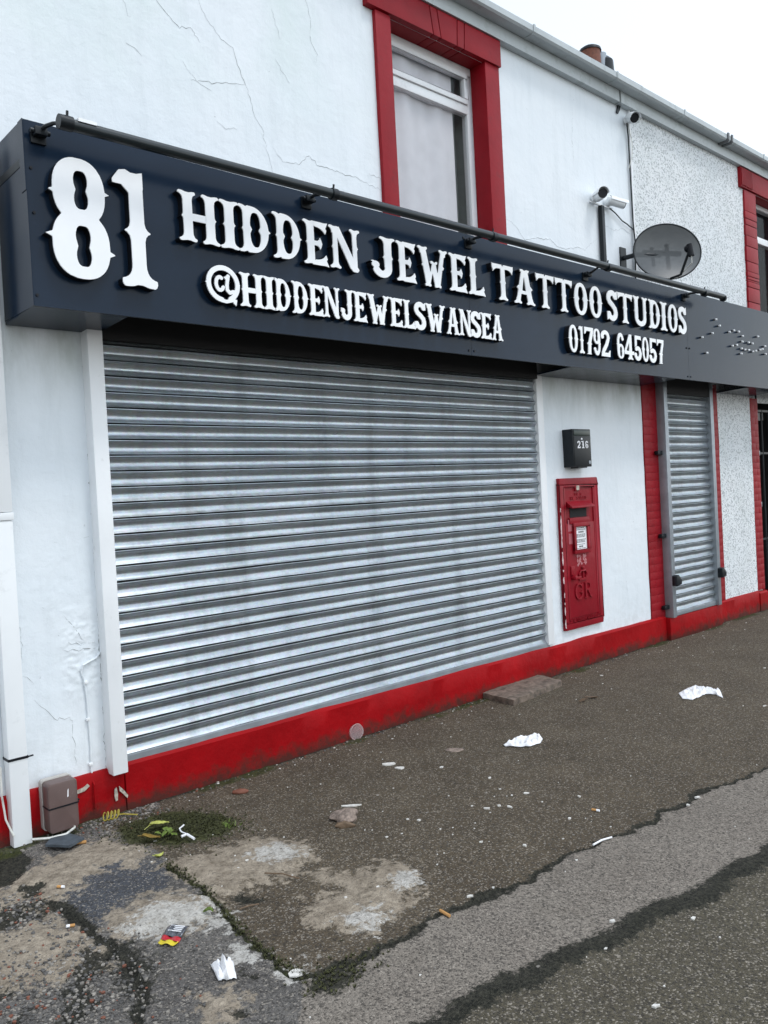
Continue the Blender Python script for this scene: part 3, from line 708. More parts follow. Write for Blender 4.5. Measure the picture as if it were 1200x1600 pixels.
# ================================================================== ROLLER SHUTTERS
PITCH_S = .084
def slat_mesh(x0, x1, seed, tilt):
    rd = random.Random(seed)
    prof = [(.016, .000), (-.011, .0012)]
    for i in range(1, 10):
        t = i/10; prof.append((-.011+.0190*math.sin(math.pi*t)**.9+tilt*(t-.5), .0012+.0690*t))
    prof += [(-.010, .0702), (-.0150, .0714), (-.0175, .0735), (-.0170, .0758), (-.012, .0772), (.016, .0773)]
    n = len(prof); nx = 14; vs = []; fs = []
    wob = [rd.gauss(0, .0011) for _ in range(nx+1)]
    for k in range(nx+1):
        x = x0+(x1-x0)*k/nx
        for j, (a, c) in enumerate(prof): vs.append((x, a+wob[k], c+wob[k]*.8))
    for k in range(nx):
        for i in range(n-1): fs.append((k*n+i, k*n+i+1, (k+1)*n+i+1, (k+1)*n+i))
    fs += [tuple(range(n)), tuple(range(nx*n+n-1, nx*n-1, -1))]
    mb = MB(); mb.add(vs, fs); return mb.mesh('slat', 'galv', smooth=True, ang=50)
sh = thing('roller_shutter', 'closed galvanised roller shutter covering the wide shop window', 'roller shutter', (3.7, 0, .29))
var = [slat_mesh(1.80, 5.62, s, tl) for s, tl in ((1, .004), (2, -.003), (3, .0015), (4, -.001), (5, .0025))]
z = .292; k = 0
while z < 2.50:
    me = var[0 if k % 2 == 0 else 1] if k % 5 else var[2+(k//5) % 3]
    link('slat', me, sh, (sh.location.x*0, random.gauss(0, .0008), z)); z += PITCH_S; k += 1
b = MB(); b.box(1.82, 5.60, -.016, .012, .268, .2915); b.build('bottom_rail', 'steel', sh, bevel=.003)
b = MB(); b.box(1.80, 5.62, .021, .03, .27, 2.8); b.build('backing', 'dark', sh)
b = MB(); b.box(1.839, 5.571, -.045, .02, 2.492, 2.80); b.build('hood_or_shade_board', 'dark', sh)  # black board standing in for the shade of the void above the slats
b = MB(); b.box(1.757, 1.838, -.085, .02, .222, 2.62); b.build('guide_rail', 'rail', sh, bevel=.004)
b = MB(); b.box(5.572, 5.640, -.030, .02, .275, 2.62); b.box(5.641, 5.672, -.018, .02, .275, 2.62); b.build('guide_rail', 'rail', sh, bevel=.003)

ds = thing('door_shutter', 'narrow galvanised roller shutter over the doorway between red brick jambs', 'roller shutter', (8, -.05, .24))
va = [slat_mesh(7.585, 8.50, s, tl) for s, tl in ((11, .004), (12, -.002))]
z = .285; k = 0
while z < 2.45:
    link('slat', va[k % 2], ds, (0, -.055+random.gauss(0, .0008), z)); z += .082; k += 1
b = MB(); b.box(7.585, 8.50, -.07, -.045, .236, .284); b.build('bottom_rail', 'steel', ds, bevel=.003)
b = MB(); b.box(7.59, 8.50, -.03, -.02, .24, 2.7); b.build('backing', 'dark', ds)
b = MB(); b.box(7.5925, 8.4915, -.09, .02, 2.455, 2.75); b.build('hood_or_shade_board', 'dark', ds)  # added black board, paints the recess over the door slats as deep shade
b = MB(); b.box(7.525, 7.592, -.10, .05, .233, 2.62); b.build('guide_rail', 'steel', ds, bevel=.004)
b = MB(); b.box(8.492, 8.560, -.10, .05, .235, 2.62); b.build('guide_rail', 'steel', ds, bevel=.004)
for xx, zz in ((7.565, .60), (8.53, .58)):
    b = MB(); b.prism([(xx-.045, zz-.05), (xx+.05, zz-.04), (xx+.06, zz), (xx+.0, zz+.06), (xx-.045, zz+.05)], -.155, -.10, axis='y'); b.build('bullet_lock', 'blackmetal', ds, bevel=.008)
for zz in (.34, 1.05, 1.87):
    b = MB(); b.box(7.44, 7.524, -.06, -.02, zz-.02, zz+.02); b.build('hinge_bracket', 'blackmetal', ds, bevel=.004)

# ================================================================== GLYPHS (circus style slab letters)
def q2(a, c, d, n=6):
    return [((1-t)**2*a[0]+2*t*(1-t)*c[0]+t*t*d[0], (1-t)**2*a[1]+2*t*(1-t)*c[1]+t*t*d[1]) for t in [i/n for i in range(n+1)]]
def ell(cx, cy, rx, ry, n=40, p=2.0):
    return [(cx+rx*math.copysign(abs(math.cos(t))**(2/p), math.cos(t)), cy+ry*math.copysign(abs(math.sin(t))**(2/p), math.sin(t))) for t in [2*math.pi*i/n for i in range(n)]]
def stem(x0, x1, y0=.02, y1=.98, sp=.045, ym=.5, l=True, r=True):
    L = [(x0, y0)]; 
    if l: L += q2((x0, ym-.085), (x0, ym-.02), (x0-sp, ym), 3)+q2((x0-sp, ym), (x0, ym+.02), (x0, ym+.085), 3)
    L += [(x0, y1), (x1, y1)]
    if r: L += q2((x1, ym+.085), (x1, ym+.02), (x1+sp, ym), 3)+q2((x1+sp, ym), (x1, ym-.02), (x1, ym-.085), 3)
    return L+[(x1, y0)]
def serif(xa, xb, y, d, sl=.09, sr=.09):
    """forked slab at the end of a stem; d=+1 for a foot, -1 for a head"""
    xm = (xa+xb)/2
    L = q2((xa, y+d*.20), (xa, y+d*.09), (xa-sl, y+d*.075))
    L += q2((xa-sl, y+d*.075), (xa-sl-.015, y+d*.02), (xa-sl+.03, y))
    L += q2((xa-sl+.03, y), (xa+.02, y-d*.005), (xm, y+d*.035))
    L += q2((xm, y+d*.035), (xb-.02, y-d*.005), (xb+sr-.03, y))
    L += q2((xb+sr-.03, y), (xb+sr+.015, y+d*.02), (xb+sr, y+d*.075))
    return L+q2((xb+sr, y+d*.075), (xb, y+d*.09), (xb, y+d*.20))
def spur(x, y, dx, h=.075): return [(x-dx*.5, y-h), (x, y-h*.6), (x+dx, y), (x, y+h*.6), (x-dx*.5, y+h)]
def pinch(cx, cy, rx, ry, p=2.6, d=.05):
    """narrow counter with a nip on both sides at mid height"""
    L = ell(cx, cy, rx, ry, 40, p); out = []
    for x, y in L:
        k = math.exp(-abs((y-cy)/.042)**1.3)*d; out.append((x-math.copysign(k, x-cx) if abs(x-cx) > rx*.5 else x, y))
    return out
def arc(cx, cy, rx, ry, a0, a1, n=14):
    return [(cx+rx*math.cos(R(a0+(a1-a0)*i/n)), cy+ry*math.sin(R(a0+(a1-a0)*i/n))) for i in range(n+1)]
S_ = lambda pts, r: ('s', pts, r)
def P_(*pl): return [('p', q) for q in pl]
def glyphs():
    G = {}
    W = .19
    def body(x0, x1, **k): return P_(stem(x0, x1, **k))
    G['I'] = (.40, P_(stem(.105, .295), serif(.105, .295, 0, 1), serif(.105, .295, 1, -1)), [])
    G['H'] = (.84, P_(stem(.10, .30, r=False), serif(.10, .30, 0, 1, .09, .07), serif(.10, .30, 1, -1, .09, .07), stem(.54, .74, l=False), serif(.54, .74, 0, 1, .07, .09), serif(.54, .74, 1, -1, .07, .09), [(.28, .41), (.56, .41), (.56, .58), (.28, .58)]), [])
    G['D'] = (.78, P_(stem(.11, .30, .03, .97, r=False), serif(.11, .28, 0, 1, .10, .0), serif(.11, .28, 1, -1, .10, .0), [(.2, .01)]+[(x, y) for x, y in arc(.32, .5, .40, .49, -90, 90, 20)]+[(.2, .99)], spur(.715, .5, .06)), P_(pinch(.40, .5, .115, .345)))
    G['O'] = (.78, P_(ell(.39, .5, .325, .5, 44, 2.15), spur(.70, .5, .075), [(.78-x, y) for x, y in spur(.70, .5, .075)]), P_(pinch(.39, .5, .125, .36)))
    G['0'] = G['O']
    arm = lambda y, d: q2((.3, y+d*.145), (.50, y+d*.145), (.585, y+d*.30))+[(.63, y+d*.17)]+q2((.60, y+d*.14), (.655, y+d*.04), (.665, y-d*.015))+q2((.665, y-d*.015), (.58, y+d*.02), (.45, y+d*.005))+[(.2, y+d*.005)]
    G['E'] = (.68, P_(stem(.10, .30, r=False), serif(.10, .28, 0, 1, .09, .02), serif(.10, .28, 1, -1, .09, .02), arm(0, 1), arm(1, -1), [(.28, .435), (.36, .435)]+q2((.36, .435), (.42, .42), (.435, .33))+[(.475, .41), (.505, .5), (.475, .59)]+q2((.435, .67), (.42, .58), (.36, .565))+[(.28, .565)]), [])
    G['L'] = (.66, P_(stem(.10, .30), serif(.10, .28, 0, 1, .09, .02), serif(.10, .30, 1, -1), arm(0, 1)), [])
    G['N'] = (.92, P_(stem(.11, .26, r=False), serif(.11, .26, 0, 1, .09, .07), serif(.09, .26, 1, -1, .08, 0), [(.10, .98), (.31, .99), (.79, .13), (.79, -.0), (.66, -.015), (.58, .06)], stem(.66, .80, .05, .98, l=False, ym=.55), serif(.66, .80, 1, -1, .07, .09), [(.62, .03), (.70, -.02), (.80, -.015), (.85, .06), (.80, .12), (.7, .2)]), [])
    G['J'] = (.72, [('p', stem(.36, .56, .25, .98)), ('p', serif(.36, .56, 1, -1, .10, .09)), S_(arc(.31, .26, .155, .17, 0, -150, 12), .095), ('p', ell(.15, .30, .105, .095, 20)), ('p', [(.05, .34), (.02, .39), (.10, .40), (.2, .36)])], [])
    G['W'] = (1.08, P_([(.08, .98), (.29, .98), (.43, .40), (.49, .60), (.64, .60), (.74, .02), (.58, .0), (.50, .33), (.40, .0), (.27, .02)], [(.52, .40), (.62, .02), (.76, .02), (.975, .98), (.83, .98), (.68, .40)], serif(.09, .29, 1, -1, .08, .06), serif(.82, .975, 1, -1, .07, .08), serif(.28, .40, 0, 1, .05, .05), serif(.61, .75, 0, 1, .05, .05), [(.44, .58), (.42, .66), (.50, .68), (.57, .64), (.64, .68), (.70, .66), (.68, .58)], [(.12, .54), (.17, .48), (.26, .5), (.2, .6)], [(.93, .54), (.88, .46), (.80, .5), (.86, .6)]), [])
    tk = lambda s: [(.45+s*.02, .99), (.45+s*.40, .985), (.45+s*.445, 1.01), (.45+s*.43, .86), (.45+s*.405, .80), (.45+s*.41, .70)]+q2((.45+s*.41, .70), (.45+s*.33, .85), (.45+s*.19, .85))+[(.45+s*.02, .85)]
    G['T'] = (.90, P_(stem(.355, .545, .02, .95), serif(.355, .545, 0, 1, .09, .09), tk(1), tk(-1)), [])
    G['A'] = (.94, P_([(.10, .02), (.27, .02), (.33, .28), (.55, .28), (.60, .02), (.82, .02), (.62, .97), (.36, .97)], serif(.13, .27, 0, 1, .10, .07), serif(.62, .80, 0, 1, .08, .10), [(.32, .90), (.28, .99), (.40, 1.0), (.48, .965), (.56, 1.0), (.70, .99), (.66, .90)], [(.14, .46), (.23, .38), (.30, .48), (.24, .56)], [(.82, .46), (.72, .38), (.66, .48), (.7, .56)]), P_([(.385, .40), (.515, .40), (.455, .76)]))
    G['U'] = (.88, [('p', stem(.10, .30, .25, .98, r=False)), ('p', serif(.10, .30, 1, -1, .09, .07)), ('p', stem(.60, .77, .25, .98, l=False)), ('p', serif(.60, .77, 1, -1, .07, .09)), S_(arc(.44, .29, .245, .195, 180, 360, 18), .092)], [])
    spath = arc(.31, .725, .165, .175, 20, 195, 14)+[(.20, .60), (.33, .51), (.44, .41)]+arc(.31, .27, .165, .175, 25, -165, 14)
    G['S'] = (.62, [S_(spath, .098), ('p', [(.40, .70), (.57, .70), (.565, 1.0), (.50, .95), (.42, .9)]), ('p', [(.22, .31), (.05, .31), (.055, 0), (.12, .05), (.2, .1)]), ('p', spur(.52, .27, .05)), ('p', [(.62-x, y) for x, y in spur(.52, .73, .05)])], [])
    G['@'] = (1.12, [S_(arc(.55, .5, .43, .42, -62, 262, 34)[::-1], .078), ('p', spur(1.02, .52, .06)), ('p', [(1.1-x, y) for x, y in spur(1.03, .5, .075)]), S_(arc(.45, .50, .11, .17, 60, 330, 16), .06), S_([(.70, .72), (.66, .50), (.66, .36), (.74, .29), (.84, .33)], .062), ('p', [(.55, .70), (.78, .76), (.74, .60), (.60, .62)]), S_([(.47, .07), (.62, .05), (.80, .10)], .06), ('p', [(.80, .16), (.96, .14), (.92, -.06), (.82, .02)])], [])
    G['8'] = (.80, [('p', ell(.40, .725, .305, .275, 44, 2.3)), ('p', ell(.40, .285, .335, .285, 44, 2.3)), ('p', spur(.67, .74, .10, .05)), ('p', [(.80-x, y) for x, y in spur(.67, .70, .10, .05)]), ('p', spur(.72, .24, .09, .05)), ('p', [(.80-x, y) for x, y in spur(.72, .34, .10, .05)])], P_(pinch(.42, .735, .085, .155, 3.2, .03), pinch(.42, .275, .09, .165, 3.2, .03)))
    G['1'] = (.50, P_(stem(.20, .37, .02, .98, .085, .48), serif(.20, .37, 0, 1, .12, .12), [(.02, .86), (.02, .90), (.10, .985), (.18, 1.0), (.26, .97), (.375, 1.0), (.375, .85), (.2, .80), (.12, .86)]), [])
    G['7'] = (.66, P_([(.05, .985), (.64, .985), (.62, .80), (.49, .45), (.45, .0), (.24, .0), (.28, .40), (.44, .82), (.2, .83), (.10, .70), (.04, .72)], [(.20, .05), (.18, -.01), (.34, .02), (.5, -.01), (.47, .06)], [(.26, .45), (.22, .38), (.34, .30), (.54, .37), (.47, .46)]), [])
    ring = lambda cy: ell(.33, cy, .27, .29, 40, 2.3)
    G['6'] = (.66, [('p', ring(.29)), S_(arc(.335, .62, .195, .29, 180, 30, 16)+[], .085), S_([(.14, .62), (.14, .3)], .085), ('p', spur(.585, .29, .06)), ('p', [(.66-x, y) for x, y in spur(.60, .55, .05)]), ('p', ell(.50, .76, .10, .08, 18))], P_(pinch(.34, .28, .09, .18, 2.6, .025)))
    rot = lambda g: (g[0], [(a[0], [(g[0]-x, 1-y) for x, y in a[1]])+tuple(a[2:]) for a in g[1]], [(a[0], [(g[0]-x, 1-y) for x, y in a[1]]) for a in g[2]])
    G['9'] = rot(G['6'])
    G['2'] = (.66, [S_(arc(.32, .72, .19, .19, 165, -30, 16)+[(.40, .46), (.22, .24), (.16, .12)], .088), ('p', ell(.15, .73, .10, .085, 18)), ('p', [(.05, 0), (.60, 0), (.63, .28), (.57, .26), (.50, .17), (.08, .17)]), ('p', spur(.58, .72, .05))], [])
    G['4'] = (.68, P_([(.36, 1.0), (.52, 1.0), (.52, .36), (.66, .36), (.66, .20), (.52, .20), (.52, .02), (.32, .02), (.32, .20), (.03, .20), (.03, .34)], serif(.33, .51, 0, 1, .08, .08)), P_([(.17, .36), (.33, .36), (.33, .66)]))
    G['5'] = (.64, [('p', [(.10, 1.0), (.56, .99), (.59, .78), (.52, .83), (.26, .83), (.25, .60), (.09, .52)]), S_(arc(.30, .30, .19, .205, 125, -165, 20), .092), ('p', ell(.14, .25, .10, .085, 18)), ('p', spur(.555, .30, .06))], [])
    G['G'] = (.80, [S_(arc(.42, .5, .31, .43, 50, 330, 26), .055), S_([(.70, .25), (.70, .44)], .06), S_([(.52, .44), (.78, .44)], .03), S_([(.66, .70), (.68, .92)], .035)], [])
    G['R'] = (.80, [S_([(.17, .04), (.17, .96)], .065), S_([(.06, .03), (.28, .03)], .03), S_([(.08, .97), (.42, .97)], .03), S_(arc(.40, .74, .20, .22, 90, -90, 14)+[(.17, .52)], .045), S_([(.40, .52), (.62, .08), (.76, .03)], .06)], [])
    return G
def glyph_sdf(parts, X, Y):
    d = np.full(X.shape, 9.0)
    for a in parts:
        if a[0] == 'p': e = poly_sd(X, Y, a[1])
        else: e = seg_d(X, Y, a[1])-a[2]
        d = np.minimum(d, e)
    return d
def contours(F, x0, y0, h):
    """marching squares; closed loops with the inside (F<0) on the left"""
    ny, nx = F.shape; ed = {}
    def pt(i, j, k):
        if k == 0: t = F[j, i]/(F[j, i]-F[j, i+1]); return (x0+(i+t)*h, y0+j*h)
        t = F[j, i]/(F[j, i]-F[j+1, i]); return (x0+i*h, y0+(j+t)*h)
    for j in range(ny-1):
        ins = F[j:j+2] < 0
        cols = np.nonzero(~((ins[0, :-1] == ins[0, 1:]) & (ins[0, 1:] == ins[1, 1:]) & (ins[1, 1:] == ins[1, :-1])))[0]
        for i in cols:
            c = [F[j, i] < 0, F[j, i+1] < 0, F[j+1, i+1] < 0, F[j+1, i] < 0]
            E = [(i, j, 0), (i+1, j, 1), (i, j+1, 0), (i, j, 1)]
            cr = [k for k in range(4) if c[k] != c[(k+1) % 4]]
            # walk around: an edge left when going from inside to outside starts a segment
            outs = [k for k in cr if c[k]]; inn = [k for k in cr if not c[k]]
            for k in outs:
                m_ = inn[0] if len(inn) == 1 else min(inn, key=lambda q: (k-q) % 4)
                ed[E[k]] = E[m_]
    loops = []
    while ed:
        s = next(iter(ed)); L = []; k = s
        while k in ed: L.append(pt(*k)); k = ed.pop(k)
        if len(L) > 5: loops.append(L)
    return loops
def simplify(L, tol):
    def rdp(P):
        if len(P) < 3: return P
        a, c = np.array(P[0]), np.array(P[-1]); d = c-a; n = math.hypot(*d)
        A = np.array(P[1:-1])-a
        q = np.abs(A[:, 0]*d[1]-A[:, 1]*d[0])/n if n > 1e-9 else np.hypot(A[:, 0], A[:, 1])
        k = int(q.argmax())
        if q[k] < tol: return [P[0], P[-1]]
        return rdp(P[:k+2])[:-1]+rdp(P[k+1:])
    h = len(L)//2
    return rdp(L[:h+1])[:-1]+rdp(L[h:]+[L[0]])[:-1]
def area(L): return .5*sum(a[0]*c[1]-c[0]*a[1] for a, c in zip(L, L[1:]+L[:1]))
def glyph_loops(G, ch, h=.0085):
    wd, add, sub = G[ch]
    x0, y0 = -.08, -.06; nx = int((wd+.16)/h)+2; ny = int(1.12/h)+2
    X, Y = np.meshgrid(x0+np.arange(nx)*h, y0+np.arange(ny)*h)
    d = glyph_sdf(add, X, Y)
    if sub: d = np.maximum(d, -glyph_sdf(sub, X, Y))
    d = d+(.013 if ch in 'HIDENJWLTAOSU@0792645' else .004)
    d = np.where(d == 0, 1e-9, d)
    Ls = [simplify(L, .0022) for L in contours(d, x0, y0, h)]
    Ls = [L for L in Ls if len(L) > 2 and abs(area(L)) > 2e-4]
    Ls.sort(key=lambda L: -abs(area(L)))
    big = np.sign(area(Ls[0]))
    xs = [p[0] for L in Ls for p in L]; ys = [p[1] for L in Ls for p in L]
    bx = (min(xs), max(xs), min(ys), max(ys))
    N = [[((x-bx[0])/(bx[1]-bx[0]), (y-bx[2])/(bx[3]-bx[2])) for x, y in L] for L in Ls]
    outer = [L for L in N if np.sign(area(L)) == big]; holes = [L for L in N if np.sign(area(L)) != big]
    return outer, holes
GL = glyphs(); GC = {}
def pip(p, L):
    r = False
    for a, c in zip(L, L[1:]+L[:1]):
        if (a[1] > p[1]) != (c[1] > p[1]) and p[0] < (c[0]-a[0])*(p[1]-a[1])/(c[1]-a[1])+a[0]: r = not r
    return r
def letter_mb(ch, x0, x1, z0, z1, yf, yb, ym=None, mf=0, ms=0):
    """letter facing -Y between yf (front) and yb (back); side changes material at ym"""
    if ch not in GC: GC[ch] = glyph_loops(GL, ch)
    outer, holes = GC[ch]; mb = MB()
    T = lambda p: (x0+(x1-x0)*p[0], z0+(z1-z0)*p[1])
    for o in outer:
        hs_ = [h for h in holes if pip(h[0], o)]
        loops = [[Vector((*T(p), 0)) for p in L] for L in [o]+hs_]
        tri = tessellate_polygon(loops); flat = [v for L in loops for v in L]
        mb.add([(v.x, yf, v.y) for v in flat], [tuple(t) for t in tri], mf)
        for L in loops:
            n = len(L)
            lev = [(yf, ym, mf), (ym, yb, ms)] if ym is not None else [(yf, yb, ms)]
            for a, c, mi in lev:
                mb.add([(v.x, a, v.y) for v in L]+[(v.x, c, v.y) for v in L], [(i, (i+1) % n, n+(i+1) % n, n+i) for i in range(n)], mi)
    return mb

# ================================================================== SHOP SIGN
SY = -.40
sign = thing('shop_sign', 'long dark grey fascia sign box with raised white lettering over both fronts', 'sign', (5, SY, 2.54))
SX0, SZ0, SZ1 = 1.385, 2.538, 3.376
seams = [SX0, 4.358, 7.470, 10.44, 13.4]
for a, c in zip(seams[:-1], seams[1:]):
    b = MB()
    b.grid(24, 8, lambda u, v: (a+.0012+(c-a-.0024)*u, SY+.0022*math.sin(3.1*u*math.pi+a)*math.sin(math.pi*v)-.0, SZ0+(SZ1-SZ0)*v))
    b.box(a+.0012, c-.0012, SY+.004, SY+.006, SZ0+.001, SZ1-.001); b.build('front_panel', 'panel', sign, smooth=True, ang=30)
b = MB(); b.box(SX0-.003, SX0-.0005, SY-.002, -.012, SZ0, SZ1); b.build('end_panel', 'panel', sign)
b = MB(); b.box(SX0-.006, SX0-.0032, SY-.002, SY+.055, SZ0+.52, SZ1+.001); b.build('corner_trim', 'panel', sign)
b = MB(); b.box(SX0-.0055, SX0-.0032, SY+.056, -.02, SZ0+.64, SZ1-.16); b.build('end_flashing', 'blackmetal', sign)
b = MB(); b.box(SX0, 13.4, SY+.007, -.012, SZ1-.022, SZ1-.004); b.build('top_panel', 'panel', sign)
for a, c in ((SX0, 1.84), (5.575, 7.262), (8.83, 9.68)):
    b = MB(); b.prism([(SY+.008, SZ0+.002), (-.012, SZ0-.016), (-.012, SZ0-.004), (SY+.008, SZ0+.014)], a, c); b.build('soffit_panel', 'panel', sign)
b = MB(); b.box(SX0, 13.4, SY+.007, SY+.02, SZ0+.001, SZ0+.03); b.build('bottom_trim', 'blackmetal', sign)
for px, py in ((33, 200), (48, 262), (53, 332), (46, 461), (58, 461)):
    x, zz = wall_at(px, py, SY)
    if x < SX0+.01: continue
    b = MB(); b.tube([(x, SY+.002, zz), (x, SY-.005, zz)], .007, 8); b.build('screw', 'black', sign)
for sx in seams[1:3]:
    for zz in (SZ0+.03, SZ0+.30, SZ1-.03):
        for dx in (-.028, .028):
            b = MB(); b.tube([(sx+dx, SY+.002, zz), (sx+dx, SY-.005, zz)], .008, 8); b.build('screw', 'black', sign)
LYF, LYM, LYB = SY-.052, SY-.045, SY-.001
def row(items, z0, z1):
    for ch, x0, x1, *o in items:
        a, c = (o if o else (z0, z1))
        b = letter_mb(ch, x0, x1, a, c, LYF, LYB, LYM, 0, 1); b.build('letter', ['white', 'black'], sign)  # black body paints in the shadow and reflection behind each white face
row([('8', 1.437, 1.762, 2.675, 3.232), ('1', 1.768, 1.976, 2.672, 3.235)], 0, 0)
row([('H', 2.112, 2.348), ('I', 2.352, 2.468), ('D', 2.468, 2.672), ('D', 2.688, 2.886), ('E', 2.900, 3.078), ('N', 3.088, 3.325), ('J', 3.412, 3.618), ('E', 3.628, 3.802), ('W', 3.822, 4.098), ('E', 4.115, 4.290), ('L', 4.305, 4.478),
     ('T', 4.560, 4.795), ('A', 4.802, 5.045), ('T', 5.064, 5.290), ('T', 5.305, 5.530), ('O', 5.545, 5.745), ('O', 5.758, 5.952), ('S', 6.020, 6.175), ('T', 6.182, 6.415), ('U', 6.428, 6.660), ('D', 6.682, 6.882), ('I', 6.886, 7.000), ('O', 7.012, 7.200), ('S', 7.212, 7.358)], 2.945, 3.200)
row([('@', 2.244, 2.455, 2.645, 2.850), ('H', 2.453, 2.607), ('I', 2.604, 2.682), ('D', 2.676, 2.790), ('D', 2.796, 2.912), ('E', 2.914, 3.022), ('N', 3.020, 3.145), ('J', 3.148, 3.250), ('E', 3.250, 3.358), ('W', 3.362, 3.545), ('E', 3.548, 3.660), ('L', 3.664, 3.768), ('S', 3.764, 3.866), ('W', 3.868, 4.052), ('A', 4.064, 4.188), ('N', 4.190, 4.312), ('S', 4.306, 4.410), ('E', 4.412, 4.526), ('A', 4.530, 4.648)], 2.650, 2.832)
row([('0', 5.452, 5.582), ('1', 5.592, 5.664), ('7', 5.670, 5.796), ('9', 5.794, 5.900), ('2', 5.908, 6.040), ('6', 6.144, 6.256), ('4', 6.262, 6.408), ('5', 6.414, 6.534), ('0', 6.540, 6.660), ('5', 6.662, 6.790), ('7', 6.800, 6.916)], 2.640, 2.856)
pegs = [(395, 190), (450, 288), (340, 405), (180, 468), (255, 712), (605, 385), (675, 362), (750, 382), (812, 450), (1050, 457), (805, 535), (905, 550), (965, 567), (655, 602), (720, 590), (795, 645), (850, 663), (908, 668), (975, 692), (1020, 680), (1085, 665), (1120, 655), (1160, 610), (790, 725), (1168, 730)]
b = MB(); b.tube([(0, .001, 0), (0, -.018, 0)], .0085, 10, 1); b.tube([(0, -.0182, 0), (0, -.034, 0)], .0095, 10, 0); pegm = b.mesh('locator_peg', ['white', 'black'])  # black base paints in the peg's shadow on the panel
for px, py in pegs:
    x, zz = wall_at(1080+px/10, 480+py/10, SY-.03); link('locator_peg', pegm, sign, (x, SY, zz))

# ---- lamp tube over the sign
lamp = thing('sign_light', 'long black light tube on swan arms along the top of the sign', 'light', (4.7, -.58, 3.3))
TY, TZ = -.575, 3.324
b = MB(); b.tube([(1.50, TY, TZ-.002), (4.7, TY, TZ+.006), (7.86, TY, TZ+.012)], .027, 14); b.build('tube', 'tube', lamp, smooth=True)
for x in (1.487, 7.868):
    b = MB(); b.tube([(x-.012, TY, TZ), (x+.012, TY, TZ)], .033, 14); b.build('end_cap', 'blackmetal', lamp, smooth=True)
b = MB(); b.box(1.555, 1.64, TY-.0285, TY+.010, TZ+.012, TZ+.0275); b.build('label_sticker', 'white', lamp)
for px, py in ((62, 207), (482, 312), (735, 377), (918, 429), (1072, 462)):
    ax, az = wall_at(px, py, SY-.03)
    b = MB(); b.box(ax-.035, ax+.035, SY-.014, SY-.0005, az-.045, az+.02); am = b.build('arm_bracket', 'blackmetal', lamp, bevel=.004)
    b = MB(); b.tube([(ax, SY-.012, az), (ax+.01, SY-.07, az+.015), (ax+.03, TY+.06, TZ+.012), (ax+.05, TY+.02, TZ+.004)], [.011, .010, .009, .009], 8); b.build('arm', 'blackmetal', am, smooth=True)
    b = MB(); b.box(ax-.028, ax+.028, SY-.055, SY-.016, az-.018, az+.018); b.tube([(ax-.045, SY-.035, az), (ax+.045, SY-.035, az)], .012, 8); b.build('swivel', 'blackmetal', am, bevel=.004)
    b = MB(); b.tube([(ax+.05, TY, TZ), (ax+.09, TY, TZ)], .033, 12); b.tube([(ax+.07, TY, TZ+.03), (ax+.07, TY-.005, TZ+.055)], .006, 6); b.build('clamp', 'blackmetal', am, smooth=True)

# ================================================================== POST BOX
pb = thing('wall_post_box', 'red cast iron wall post box with GR cipher set in the white wall', 'post box', (6.11, 0, .35))
PX0, PX1, PZ0, PZ1 = 5.822, 6.398, .352, 1.660
b = MB(); frame_rect(b, PX0, PX1, PZ0, PZ1, .06, -.034, .02); b.build('frame', 'postred', pb, bevel=.010)
b = MB(); frame_rect(b, PX0+.058, PX1-.058, PZ0+.058, PZ1-.058, .022, -.0335, .01); b.build('inner_moulding', 'postred', pb, bevel=.008)
b = MB(); b.box(PX0+.05, PX1-.05, -.022, .02, PZ0+.05, PZ1-.05); dr = b.build('door', 'postred', pb)
b = MB(); b.box(PX0+.075, PX1-.075, -.030, -.021, PZ0+.10, PZ0+.915); b.build('door_panel', 'postred', pb, bevel=.006)
cx = (PX0+PX1)/2-.01
zz = 1.40
b = MB(); b.prism([(-.022, zz+.06), (-.085, zz+.012), (-.085, zz-.004), (-.022, zz+.010)], cx-.18, cx+.17); b.build('hood_or_shade_board', 'postred', pb, bevel=.008)
b = MB(); b.box(cx-.135, cx+.115, -.0260, -.0215, zz-.082, zz+.008); b.build('letter_slot', 'dark', pb)
b = MB(); b.box(cx-.16, cx+.14, -.042, -.02, zz-.140, zz-.084); b.build('slot_lip', 'postred', pb, bevel=.01)
# embossed words: rows of small raised characters
def emboss(name, x0, x1, z0, z1, y, n, seed, mat='postred'):
    rd = random.Random(seed); mb = MB(); x = x0; wd = (x1-x0)/n
    for i in range(n):
        if rd.random() < .1: continue
        a = x0+i*wd; k = rd.choice('IHOELTDSN')
        q = letter_mb(k, a+wd*.08, a+wd*.92, z0, z1, y-.005, y+.001); mb.add(q.v, q.f)
    return mb.build(name, mat, pb)
def word(name, txt, x0, x1, z0, z1, y, mat='postred', parent=None, th=.006):
    n = len(txt); wd = (x1-x0)/n; mb = MB()
    for i, ch in enumerate(txt):
        if ch == ' ': continue
        q = letter_mb(ch, x0+i*wd+wd*.06, x0+(i+1)*wd-wd*.06, z0, z1, y-th, y+.001); mb.add(q.v, q.f)
    return mb.build(name, mat, parent or pb)
b = MB(); b.box(cx-.05, cx+.02, -.035, -.02, 1.545, 1.60); tbh = b.build('tab_holder', 'postred', pb, bevel=.005)
b = MB(); b.box(cx-.035, cx+.006, -.038, -.034, 1.552, 1.592); b.build('collection_tab', 'bare', tbh)
emboss('raised_lettering', cx-.06, cx+.06, 1.505, 1.530, -.022, 4, 5); emboss('raised_lettering', cx-.12, cx+.13, 1.470, 1.497, -.022, 8, 6)
emboss('raised_lettering', PX0+.10, PX1-.09, PZ0+.066, PZ0+.094, -.037, 22, 7)
nx0, nx1, nz0, nz1 = cx-.085, cx+.085, 1.035, 1.235
